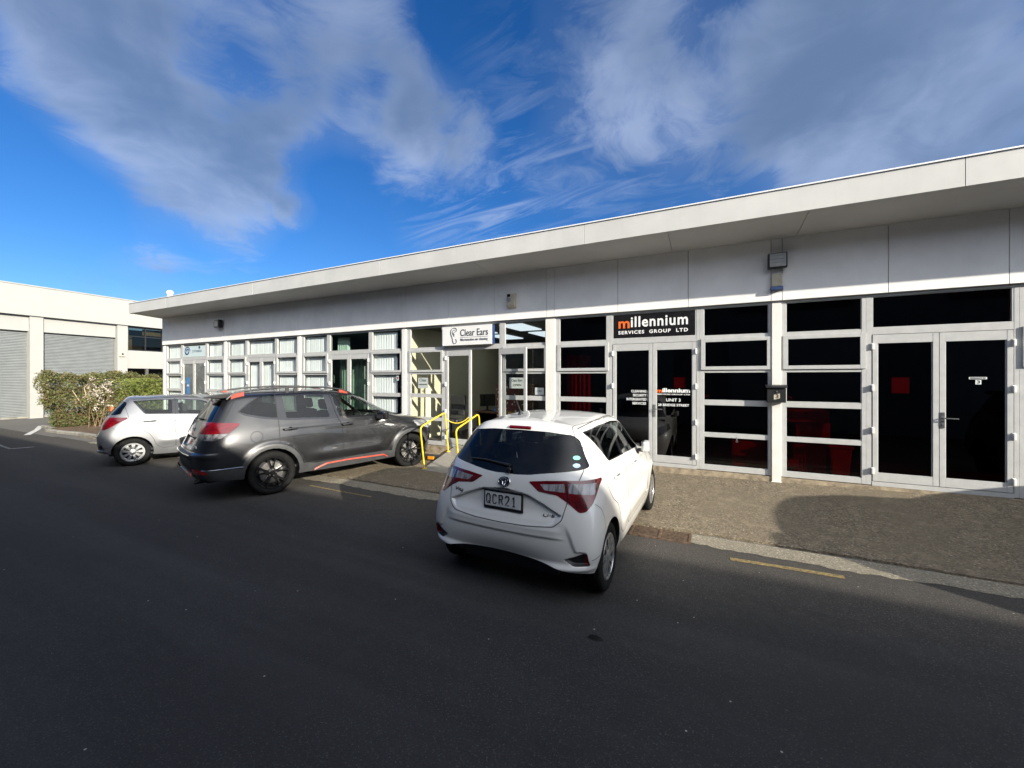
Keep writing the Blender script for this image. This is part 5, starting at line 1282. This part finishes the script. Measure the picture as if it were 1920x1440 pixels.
        for (tx, yy, zz, wd, sz, nm) in (('Vitz', .475, .862, .115, .045, 'badge'), ('U\u00b7S', -.45, .757, .10, .035, 'badge')):
            l, n = hit(bvh, 'rear', yy, zz)
            TM = Matrix.Translation(l + n * .007) @ Matrix.Rotation(R(-90 - (14 if yy > 0 else -10)), 4, 'Z') @ Matrix.Rotation(R(80), 4, 'X')
            text_obj(tx, sz, TM, M_['gloss_black'], tg, name='badge', weight=.0, width=wd, extrude=.002, shear=.1)
        for (yy, zz, mt) in ((-.60, 1.208, 'sticker_green'), (-.615, 1.150, 'sticker_blue')):
            l, n = hit(bvh, 'rear', yy, zz); st_ = MB(); q_ = n.to_track_quat('Z', 'Y').to_matrix().to_4x4()
            pts = [(Matrix.Translation(l + n * .004) @ q_ @ Matrix.Rotation(R(90), 4, 'Z')) @ Vector((.0, 0, 0))]
            up = Vector((0, 0, 1)); sx = n.cross(up).normalized(); sy = sx.cross(n).normalized()
            ell = [l + n * .005 + sx * .034 * math.cos(2 * PI * k / 24) * -1 + sy * .021 * math.sin(2 * PI * k / 24) for k in range(24)]
            st_.add(ell, [tuple(range(24))]); st_.build('sticker', M_[mt], rw)
    # emblem: three ovals
    l, n = hit(bvh, 'rear', .0, .985); em = MB(); sx = Vector((0, 1, 0)); sy = (sx.cross(n)).normalized() * -1; 
    if sy.z < 0: sy = -sy
    bk = [l + n * .004 + sx * .060 * math.cos(2 * PI * k / 28) + sy * .041 * math.sin(2 * PI * k / 28) for k in range(28)]
    e0 = MB(); e0.add(bk, [tuple(range(28))]); eb = e0.build('emblem', M_['gloss_black'], tg)
    def oval(cx, cy, a, b, r): em.tube([l + n * .008 + sx * (cx + a * math.cos(2 * PI * k / 28)) + sy * (cy + b * math.sin(2 * PI * k / 28)) for k in range(29)], r, 6, False)
    oval(0, 0, .058, .039, .0050); oval(0, .014, .037, .0145, .0036); oval(0, .002, .015, .035, .0036)
    em.build('emblem_ring', M_['chrome'], eb, smooth=True)
    # underside, arches, wheels, cabin
    liner(root, bvh, .60, .30, .345, .50, M_['black_plastic']); liner(root, bvh, 3.0, .30, .345, .50, M_['black_plastic'])
    ub = MB(); ub.box(.22, 3.5, -.48, .48, .20, .30); ub.box(.98, 2.62, -.79, .79, .20, .28); ub.box(.14, .26, -.55, .55, .28, .40)
    ub.build('underbody', M_['black_plastic'], root)
    for (wx, wy) in ((.60, .745), (.60, -.745), (3.0, .745), (3.0, -.745)): make_wheel(root, wx, wy, .298, .175, .198, 'cover', M_['wheel_silver'], 0)
    cf = MB(); cf.box(.35, 3.0, -.70, .70, .30, .34); cf.box(.30, .36, -.66, .66, .34, .95); cf.box(.36, .78, -.64, .64, .92, .94); cf.build('cabin_floor', M_['seat_fabric'], root)
    for y in (.36, -.36): seat(root, 1.88, y, .38, 1.22)
    rs = MB(); rs.xbox(Matrix.Translation((1.12, 0, .55)), .50, 1.20, .16); rs.xbox(Matrix.Translation((.84, 0, .80)) @ Matrix.Rotation(R(-14), 4, 'Y'), .13, 1.20, .50); rso = rs.build('rear_seat', M_['seat_fabric'], root, bevel=.04, seg=3)
    for y in (.34, -.34):
        hb = MB(); hb.xbox(Matrix.Translation((.77, y, 1.12)) @ Matrix.Rotation(R(-10), 4, 'Y'), .09, .24, .14); hb.build('headrest', M_['seat_fabric'], rso, bevel=.035, seg=3)
    db = MB(); db.prism([(2.35, .60), (2.42, .86), (2.55, .94), (2.90, .96), (2.90, .5)], -.68, .68); db.build('dashboard', M_['black_plastic'], root, bevel=.02)
    sw = MB(); c0 = Vector((2.25, -.36, .92)); ax = Vector((.9, 0, .44)).normalized(); u1 = Vector((0, 1, 0)); u2 = ax.cross(u1)
    sw.tube([c0 + u1 * .18 * math.cos(2 * PI * k / 24) + u2 * .18 * math.sin(2 * PI * k / 24) for k in range(25)], .014, 8, False); sw.tube([c0 - u1 * .17, c0 + u1 * .17], .016, 8); sw.tube([c0, c0 + ax * .2], .025, 8)
    sw.build('steering_wheel', M_['black_plastic'], root, smooth=True)
    return root

# ---------------------------------------------------------------- tall estate / SUV
def _mx(x):
    return x * 1.06 / .96 if x < .96 else (1.06 + (x - .96) * (2.63 / 2.67) if x < 3.63 else 3.69 + (x - 3.63) * (.80 / .97))
SR = [
 [(.10,0,.40),(.10,.45,.39),(.14,.68,.36),(.24,.84,.345),(.45,.88,.33),(1.35,.88,.27),(1.9,.88,.26),(2.5,.88,.26),(3.0,.88,.27),(3.6,.88,.30),(4.15,.80,.30),(4.45,.5,.26),(4.5,0,.26)],
 [(.0,0,.52),(.01,.45,.51),(.06,.72,.50),(.17,.90,.49),(.42,.925,.48),(1.35,.915,.40),(1.9,.91,.38),(2.5,.91,.38),(3.0,.915,.40),(3.65,.925,.52),(4.25,.85,.5),(4.52,.55,.45),(4.6,0,.45)],
 [(.02,0,.74),(.03,.45,.745),(.09,.72,.76),(.20,.88,.77),(.44,.925,.78),(1.35,.925,.72),(1.9,.915,.7),(2.5,.915,.7),(3.0,.92,.74),(3.65,.925,.82),(4.28,.84,.80),(4.55,.52,.76),(4.62,0,.76)],
 [(.12,0,.97),(.13,.45,.97),(.18,.69,.99),(.28,.84,1.0),(.5,.895,1.0),(1.35,.90,.99),(1.9,.895,.98),(2.5,.895,.97),(3.0,.895,.965),(3.65,.88,.955),(4.2,.79,.93),(4.48,.5,.90),(4.55,0,.90)],
 [(.17,0,1.16),(.18,.43,1.165),(.23,.64,1.18),(.34,.77,1.185),(.58,.835,1.18),(1.35,.855,1.155),(1.9,.855,1.14),(2.5,.85,1.125),(3.05,.835,1.11),(3.6,.78,1.07),(4.05,.67,1.04),(4.32,.42,1.01),(4.38,0,1.02)],
 [(.30,0,1.40),(.31,.40,1.40),(.36,.585,1.40),(.46,.69,1.405),(.70,.755,1.40),(1.35,.785,1.385),(1.9,.79,1.37),(2.5,.775,1.34),(2.9,.745,1.25),(3.16,.67,1.14),(3.28,.5,1.13),(3.36,.3,1.135),(3.40,0,1.14)],
 [(.42,0,1.62),(.43,.40,1.615),(.47,.55,1.605),(.56,.625,1.60),(.78,.665,1.605),(1.35,.69,1.63),(1.9,.695,1.63),(2.3,.675,1.605),(2.52,.645,1.555),(2.64,.58,1.52),(2.72,.43,1.53),(2.78,.25,1.545),(2.81,0,1.55)],
 [(.50,0,1.665),(.51,.30,1.662),(.55,.42,1.66),(.65,.49,1.66),(.85,.53,1.67),(1.35,.55,1.685),(1.9,.545,1.68),(2.2,.52,1.66),(2.38,.48,1.63),(2.46,.40,1.61),(2.52,.28,1.615),(2.57,.15,1.62),(2.59,0,1.625)],
 [(.75,0,1.70),(.8,0,1.70),(.85,0,1.70),(.92,0,1.70),(1.05,0,1.705),(1.4,0,1.71),(1.8,0,1.705),(2.0,0,1.70),(2.15,0,1.69),(2.2,0,1.685),(2.25,0,1.68),(2.3,0,1.67),(2.35,0,1.66)],
]
SR = [[(_mx(x), y, z) for x, y, z in r_] for r_ in SR]
def suv_disp(c, n):
    out = Vector((0, 0, 0))
    if abs(n.y) > .45 and c.z < 1.25:
        d = 0
        for wx in (1.06, 3.69):
            r_ = math.hypot(c.x - wx, c.z - .35)
            d += .022 * (1 - sstep(.455, .52, r_))
        if 1.5 < c.x < 3.2:
            d -= .028 * math.exp(-((c.z - (.55 + .0 * c.x)) / .10) ** 2) * sstep(1.5, 2.0, c.x) * (1 - sstep(2.9, 3.2, c.x))
        d += .006 * math.exp(-((c.z - 1.075) / .035) ** 2) * sstep(.9, 1.4, c.x)
        out.y = math.copysign(d, c.y)
    if n.x < -.2 and c.x < .5:
        d = -.03 * sstep(0, .04, sdist((c.y, c.z), [(-.40, .98), (.40, .98), (.34, .80), (-.34, .80)]))
        d += .03 * sstep(.66, .71, c.z) * (1 - sstep(.745, .775, c.z))
        out.x = -d
    return out
def suv(name, label, group, loc, rot, paint):
    root = thing(name, label, 'car', loc, rot, group)
    qg = rpoly([(.63, 1.375), (.80, 1.52), (.93, 1.60), (1.16, 1.628), (1.16, 1.24), (.95, 1.275), (.72, 1.335)], .03)
    rwn = rpoly([(1.27, 1.60), (1.30, 1.225), (2.02, 1.19), (2.00, 1.30), (1.95, 1.598)], .02)
    fwn = rpoly([(2.10, 1.592), (2.20, 1.185), (3.16, 1.165), (3.05, 1.25), (2.72, 1.46), (2.50, 1.555)], .02)
    trim = rpoly([(.60, 1.37), (.78, 1.535), (.91, 1.62), (1.16, 1.648), (1.95, 1.648), (2.32, 1.622), (2.60, 1.55), (2.86, 1.41), (3.12, 1.245), (3.24, 1.14), (2.2, 1.15), (1.3, 1.19), (.95, 1.24), (.70, 1.31)], .03)
    rdoor = rpoly([(1.17, 1.66), (1.17, .80), (1.40, .72), (1.52, .55), (1.56, .43), (2.23, .43), (2.23, 1.0), (2.13, 1.25), (2.05, 1.66)], .03)
    fdoor = rpoly([(2.05, 1.66), (2.13, 1.25), (2.23, 1.0), (2.23, .43), (3.14, .43), (3.30, .72), (3.33, 1.02), (3.24, 1.16), (2.86, 1.43), (2.60, 1.575), (2.36, 1.65)], .03)
    lampS = rpoly([(.02, 1.225), (.40, 1.215), (.60, 1.195), (.585, 1.15), (.47, 1.06), (.02, 1.06)], .02)
    lampSw = rpoly([(.02, 1.06), (.47, 1.06), (.38, .975), (.02, .94)], .015)
    lampR = rpoly([(.40, 1.19), (.95, 1.24), (.95, 1.06), (.46, 1.045), (.43, 1.10)], .015)
    lampRw = rpoly([(.46, 1.045), (.95, 1.06), (.95, .94), (.60, .955), (.48, 1.0)], .015)
    rgl = rpoly([(-.60, 1.235), (-.47, 1.55), (0, 1.565), (.47, 1.55), (.60, 1.235), (0, 1.215)], .05)
    hatp = rpoly([(-.56, 1.63), (.56, 1.63), (.70, 1.30), (.73, 1.20), (.66, .95), (.50, .79), (-.50, .79), (-.66, .95), (-.73, 1.20), (-.70, 1.30)], .03)
    lampW = rpoly([(.63, 1.19), (.85, 1.225), (1.15, 1.215), (1.43, 1.20), (1.44, 1.165), (1.32, 1.055), (.62, 1.045), (.59, 1.10)], .02)
    lampWw = rpoly([(.62, 1.045), (1.32, 1.055), (1.22, .985), (1.10, .955), (.80, .955), (.66, .99)], .015)
    low = lambda c, n: c.x < .9 and n.x < -.05
    sl_ = lambda c, n: abs(n.y) > .70 and c.x < .75
    BW = lambda c, n: c.x < .75
    regs = [(None, 'side', circ(1.06, .35, .405), lambda c, n: abs(c.y) > .55), (None, 'side', circ(3.69, .35, .405), lambda c, n: abs(c.y) > .55),
            ('*archr', 'side', circ(1.06, .35, .475), lambda c, n: abs(c.y) > .55 and c.z > .30), ('*archf', 'side', circ(3.69, .35, .475), lambda c, n: abs(c.y) > .55 and c.z > .30),
            ('*tail_lamp', 'wrap', lampW, None), ('*lampclear', 'wrap', lampWw, None),
            ('=rear_window', 'rear', rgl, lambda c, n: n.x < -.3 and c.z > 1.1), ('=tailgate', 'rear', hatp, lambda c, n: n.x < -.25 and abs(n.y) < .66 and c.z > .76),
            ('*refl', 'rear', rpoly([(.52, .44), (.56, .53), (.80, .53), (.84, .46)], .015), low),
            ('clad', 'rear', [(-.99, .30), (.99, .30), (.99, .515), (-.99, .515)], low), ('bump', 'rear', [(-.56, .51), (.56, .51), (.56, .77), (-.56, .77)], low),
            ('*qwin', 'side', qg, None), ('*rwin', 'side', rwn, None), ('*fwin', 'side', fwn, None), ('*trim', 'side', trim, None),
            ('clad', 'side', [(-.1, .2), (4.6, .2), (4.6, .42), (3.2, .42), (3.05, .44), (1.75, .41), (1.5, .44), (.6, .515), (-.1, .515)], lambda c, n: abs(c.y) > .5),
            ('*rdoor', 'side', rdoor, None), ('*fdoor', 'side', fdoor, None),
            ('windscreen', 'front', [(0, 1.60), (.44, 1.585), (.60, 1.52), (.74, 1.22), (.78, 1.165), (.45, 1.155), (0, 1.155), (-.45, 1.155), (-.78, 1.165), (-.74, 1.22), (-.60, 1.52), (-.44, 1.585)], lambda c, n: c.z > 1.15 and n.z > .2),
            ('*head', 'front', rpoly([(.45, .88), (.82, .98), (.90, .90), (.80, .78), (.50, .76)], .03), lambda c, n: c.x > 3.7),
            ('grille', 'front', rpoly([(-.42, .60), (.42, .60), (.46, .88), (-.46, .88)], .04), lambda c, n: c.x > 3.7)]
    base = cc_surface(SR, 4, creases=[(4, 4, 9, .35), (6, 3, 8, .3), (2, 0, 3, .4)])
    res, bvh = car_parts(base, regs, suv_disp)
    part_obj('body', res['body'], paint, root)
    [part_obj('wheel_arch_trim', res[k_ + s_], M_['dark_cladding'], root, .004) for k_ in ('archr', 'archf') for s_ in 'LR']
    part_obj('sill_cladding', res['clad'], M_['dark_cladding'], root, .002)
    if 'bump' in res: part_obj('bumper_insert', res['bump'], M_['black_plastic'], root, .002)
    [part_obj('rear_reflector', res['refl' + s_], M_['reflector_red'], root, .004) for s_ in 'LR']
    for s_, sg in (('L', 1), ('R', -1)):
        fd = part_obj('door', res['fdoor' + s_], paint, root); rd = part_obj('door', res['rdoor' + s_], paint, root)
        part_obj('window', res['fwin' + s_], M_['glass_cabin'], fd); part_obj('window', res['rwin' + s_], M_['glass_suv'], rd); part_obj('quarter_window', res['qwin' + s_], M_['glass_privacy'], root)
        part_obj('window_trim', res['trim' + s_], M_['gloss_black'], root)
        tl = part_obj('tail_lamp', res['tail_lamp' + s_], M_['lamp_red'], root, .008); part_obj('lamp_lens', res['lampclear' + s_], M_['lamp_smoke'], tl, .006)
        for (hx, hz, par, mt) in ((1.34, 1.045, rd, 'chrome'), (2.33, 1.035, fd, 'grey_paint')):
            l, n = hit(bvh, 'side', hx, hz, sg); hmb = MB()
            q = [Vector((hx - .11, l.y + sg * .004, hz)), Vector((hx - .095, l.y + sg * .034, hz)), Vector((hx, l.y + sg * .044, hz + .004)), Vector((hx + .09, l.y + sg * .034, hz)), Vector((hx + .11, l.y + sg * .002, hz))]
            hmb.tube(q, [.013, .016, .018, .016, .013], 10); hmb.build('door_handle', paint, par, smooth=True)
            cup = MB(); cup.lathe([(.040, 0), (.036, sg * .003), (0, sg * .004)], 20, 'y', (hx, l.y + sg * .001, hz - .004)); cup.build('handle_recess', M_['gloss_black'], par)
        # B pillar posts (bare painted strips between the windows)
        mm = MB(); mm.xbox(Matrix.Translation((2.98, sg * 1.02, 1.16)) @ Matrix.Rotation(R(-10 * sg), 4, 'Z'), .13, .22, .17); mo = mm.build('wing_mirror', M_['gloss_black'], root, bevel=.045, seg=4)
        m2 = MB(); m2.xbox(Matrix.Translation((2.912, sg * 1.025, 1.16)) @ Matrix.Rotation(R(-10 * sg), 4, 'Z'), .012, .18, .13); m2.build('mirror_glass', M_['mirror_glass'], mo, bevel=.004)
        m3 = MB(); m3.xbox(Matrix.Translation((3.0, sg * .88, 1.10)), .09, .14, .06); m3.build('mirror_arm', M_['black_plastic'], mo, bevel=.01)
        # post strips
        ps = MB()
        for a_, b_ in (((1.215, 1.225), (1.235, 1.605)), ((2.075, 1.20), (2.02, 1.60))): pass
        # roof rail
        y0 = .56
        q = []
        for x_, h_ in ((.50, .01), (.60, .045), (.75, .068), (1.0, .078), (1.5, .082), (2.0, .074), (2.35, .052), (2.50, .025), (2.58, .0)):
            l, n = hit(bvh, 'top', x_, sg * (y0 if x_ > .7 else y0 - .04)); q.append(Vector((x_, sg * (y0 + .01), (l.z if l else 1.6) + h_)))
        rr = MB(); rr.tube(q, .016, 8); rl = rr.build('roof_rail', M_['black_plastic'], root, smooth=True)
        for (xa, xb, mt) in ((.56, .74, 'coral_trim'), (2.30, 2.46, 'coral_trim'), (1.36, 1.42, 'black_plastic'), (1.50, 1.56, 'black_plastic')):
            ft = MB(); top = []; bot = []
            for i in range(7):
                x_ = xa + (xb - xa) * i / 6; l, n = hit(bvh, 'top', x_, sg * y0)
                zt = np.interp(x_, [p.x for p in q], [p.z for p in q]); top.append((x_, zt - .006)); bot.append((x_, (l.z if l else 1.6) - .012))
            ft.prism(top + bot[::-1], sg * (y0 - .006), sg * (y0 + .022)); ft.build('rail_foot', M_[mt], rl)
        # coral sill strip
        cs = MB(); pts_t = [(1.72, .275), (1.80, .31), (1.93, .352), (2.3, .362), (3.05, .345), (3.14, .29)]
        top = []; 
        for (x_, z_) in pts_t:
            l, n = hit(bvh, 'side', x_, z_ + .03, sg); top.append((Vector((x_, (l.y if l else sg * .9) + sg * .006, z_ + .026)), Vector((x_, (l.y if l else sg * .9) + sg * .010, z_ - .0))))
        vs = [p for t_ in top for p in t_]; vs += [p - Vector((0, sg * .03, 0)) for p in vs]; m_ = len(top) * 2
        fs = [(2 * i, 2 * i + 1, 2 * i + 3, 2 * i + 2) for i in range(len(top) - 1)] + [(m_ + 2 * i, m_ + 2 * i + 1, m_ + 2 * i + 3, m_ + 2 * i + 2) for i in range(len(top) - 1)]
        fs += [(2 * i, 2 * i + 2, m_ + 2 * i + 2, m_ + 2 * i) for i in range(len(top) - 1)] + [(2 * i + 1, 2 * i + 3, m_ + 2 * i + 3, m_ + 2 * i + 1) for i in range(len(top) - 1)]
        cs.add(vs, fs); cs.build('sill_strip', M_['coral_trim'], root)
    tg = part_obj('tailgate', res['=tailgate'], paint, root)
    part_obj('rear_window', res['=rear_window'], M_['glass_privacy'], tg, .001)
    part_obj('windscreen', res['windscreen'], M_['glass_cabin'], root)
    [part_obj('headlight', res['head' + s_], M_['lamp_clear'], root, .002) for s_ in 'LR']; part_obj('grille', res['grille'], M_['black_plastic'], root)
    sp = MB(); sp.prism([(.20, 1.622), (.23, 1.606), (.40, 1.585), (.62, 1.60), (.66, 1.665), (.50, 1.672), (.30, 1.652)], -.575, .575); sp.build('roof_spoiler', paint, root, bevel=.012, seg=3)
    sm = MB()
    for sg in (1, -1):
        ribbon(sm, bvh, 'side', rdoor, .012, side=sg, close=True); ribbon(sm, bvh, 'side', fdoor, .012, side=sg, close=True)
        ribbon(sm, bvh, 'side', circ(.84, .965, .085, 32), .008, side=sg, close=True)
        ribbon(sm, bvh, 'side', [(.30, .835), (.55, .825), (.68, .76)], .006, side=sg); ribbon(sm, bvh, 'side', [(.42, 1.22), (.62, 1.60)], .012, side=sg)
    ribbon(sm, bvh, 'rear', hatp, .008, close=True)
    sm.build('panel_seam', M_['seam_black'], root)
    ch = MB()
    for sg in (1, -1):
        q = []
        for x_ in (.14, .25, .4, .55, .64):
            l, n = hit(bvh, 'side', x_, .52, sg); 
            if l: q.append(l + n * .006)
        ch.tube(q, .007, 6)
    q = [hit(bvh, 'rear', y_, .735) for y_ in (-.55, -.3, 0, .3, .55)]; ch.tube([l + n * .012 for l, n in q if l], .008, 6)
    ch.build('bumper_brightwork', M_['chrome'], root, smooth=True)
    sk = MB(); sk.prism([(.03, .44), (.035, .40), (.09, .385), (.09, .44)], -.40, .40); sk.build('skid_plate', M_['plastic_grey'], root, bevel=.012)
    for sg in (1, -1):
        cc_ = MB(); cc_.tube([(.012, sg * .46, .50), (.022, sg * .50, .47), (.052, sg * .54, .415)], .010, 8); cc_.build('bumper_accent', M_['coral_trim'], root, smooth=True)
    pf = MB(); pf.xbox(Matrix.Translation((.155, 0, .90)), .016, .38, .14); po = pf.build('number_plate', M_['plate_black'], root, bevel=.005)
    wp = MB(); q = []
    for y in (.0, -.12, -.25, -.38):
        l, n = hit(bvh, 'rear', y, 1.245 + .03 * abs(y)); q.append(l + n * .025)
    wp.tube(q, [.014, .012, .010, .006], 8); wp.build('rear_wiper', M_['black_plastic'], tg, smooth=True)
    l, n = hit(bvh, 'rear', 0, 1.075); em = MB(); em.tube([l + n * .006 + Vector((0, .055 * math.cos(2 * PI * k / 24), .032 * math.sin(2 * PI * k / 24))) for k in range(25)], .005, 6, False); em.build('emblem', M_['chrome'], tg, smooth=True)
    l, n = hit(bvh, 'rear', -.50, .86); text_obj('FORESTER', .05, Matrix.Translation(l + n * .004) @ Matrix.Rotation(R(-90), 4, 'Z') @ Matrix.Rotation(R(85), 4, 'X'), M_['chrome'], tg, name='badge', width=.26, extrude=.002)
    liner(root, bvh, 1.06, .35, .405, .52, M_['black_plastic']); liner(root, bvh, 3.69, .35, .405, .52, M_['black_plastic'])
    ub = MB(); ub.box(.25, 4.3, -.5, .5, .26, .38); ub.box(1.5, 3.25, -.85, .85, .26, .34); ub.box(.12, .3, -.6, .6, .34, .48); ub.tube([(.1, -.45, .30), (.7, -.45, .32)], .035, 10); ub.build('underbody', M_['black_plastic'], root)
    for i, (wx, wy) in enumerate(((1.06, .80), (1.06, -.80), (3.69, .80), (3.69, -.80))): make_wheel(root, wx, wy, .352, .225, .258, 'alloy', M_['wheel_black'], R(-7) if wx > 2 else 0)
    cf = MB(); cf.box(.40, 3.3, -.76, .76, .36, .40); cf.box(.36, .42, -.7, .7, .40, 1.08); cf.build('cabin_floor', M_['seat_fabric'], root)
    for y in (.38, -.38): seat(root, 2.45, y, .55, 1.42, .50)
    rs = MB(); rs.xbox(Matrix.Translation((1.60, 0, .72)), .50, 1.3, .18); rs.xbox(Matrix.Translation((1.30, 0, 1.0)) @ Matrix.Rotation(R(-14), 4, 'Y'), .14, 1.3, .58); rso = rs.build('rear_seat', M_['seat_fabric'], root, bevel=.04, seg=3)
    for y in (.40, 0, -.40):
        hb = MB(); hb.xbox(Matrix.Translation((1.22, y, 1.37)) @ Matrix.Rotation(R(-10), 4, 'Y'), .10, .26, .17); hb.build('headrest', M_['seat_fabric'], rso, bevel=.035, seg=3)
    db = MB(); db.prism([(2.90, .75), (2.98, 1.03), (3.10, 1.09), (3.36, 1.11), (3.36, .7)], -.76, .76); db.build('dashboard', M_['black_plastic'], root, bevel=.02)
    sw = MB(); c0 = Vector((2.80, -.38, 1.07)); ax = Vector((.9, 0, .44)).normalized(); u1 = Vector((0, 1, 0)); u2 = ax.cross(u1)
    sw.tube([c0 + u1 * .185 * math.cos(2 * PI * k / 24) + u2 * .185 * math.sin(2 * PI * k / 24) for k in range(25)], .015, 8, False); sw.tube([c0 - u1 * .17, c0 + u1 * .17], .017, 8); sw.tube([c0, c0 + ax * .2], .03, 8)
    sw.build('steering_wheel', M_['black_plastic'], root, smooth=True)
    im = MB(); im.xbox(Matrix.Translation((2.86, 0, 1.47)), .03, .25, .07); im.build('interior_mirror', M_['black_plastic'], root, bevel=.01)
    return root
glass('glass_suv', (.42, .48, .44), 1.0)
white_car = hatchback('parked_hatchback', 'white hatchback with black rear window and red tail lamps, parked in front of the others', 'cars parked nose-in along the unit fronts', (-1.669, -4.614, 0), (0, R(-.69), R(88.3)), M_['white_paint'], 'new')
grey_suv = suv('parked_suv', 'dark grey SUV with black roof rails, orange-red trim and black wheels', 'cars parked nose-in along the unit fronts', (-7.638, -4.283, 0), (0, R(-.57), R(73)), M_['grey_paint'])
silver_car = hatchback('parked_hatchback', 'silver hatchback partly hidden behind the dark grey SUV', 'cars parked nose-in along the unit fronts', (-12.307, -3.82, 0), (0, R(-.2), R(70)), M_['silver_paint'], 'old')
far_car = dup(grey_suv); far_car.scale = (.86, 1, 1); far_car.location = (5.62, -4.12, 0); far_car.rotation_euler = (0, R(-.6), R(90)); [bpy.data.objects.remove(k_) for r_ in list(KIDS[far_car.name]) if r_.name.startswith('roof_rail') for k_ in KIDS.pop(r_.name, []) + [r_]]; far_car['label'] = 'dark grey SUV parked beyond the right-hand units whose shadow crosses the pavement'
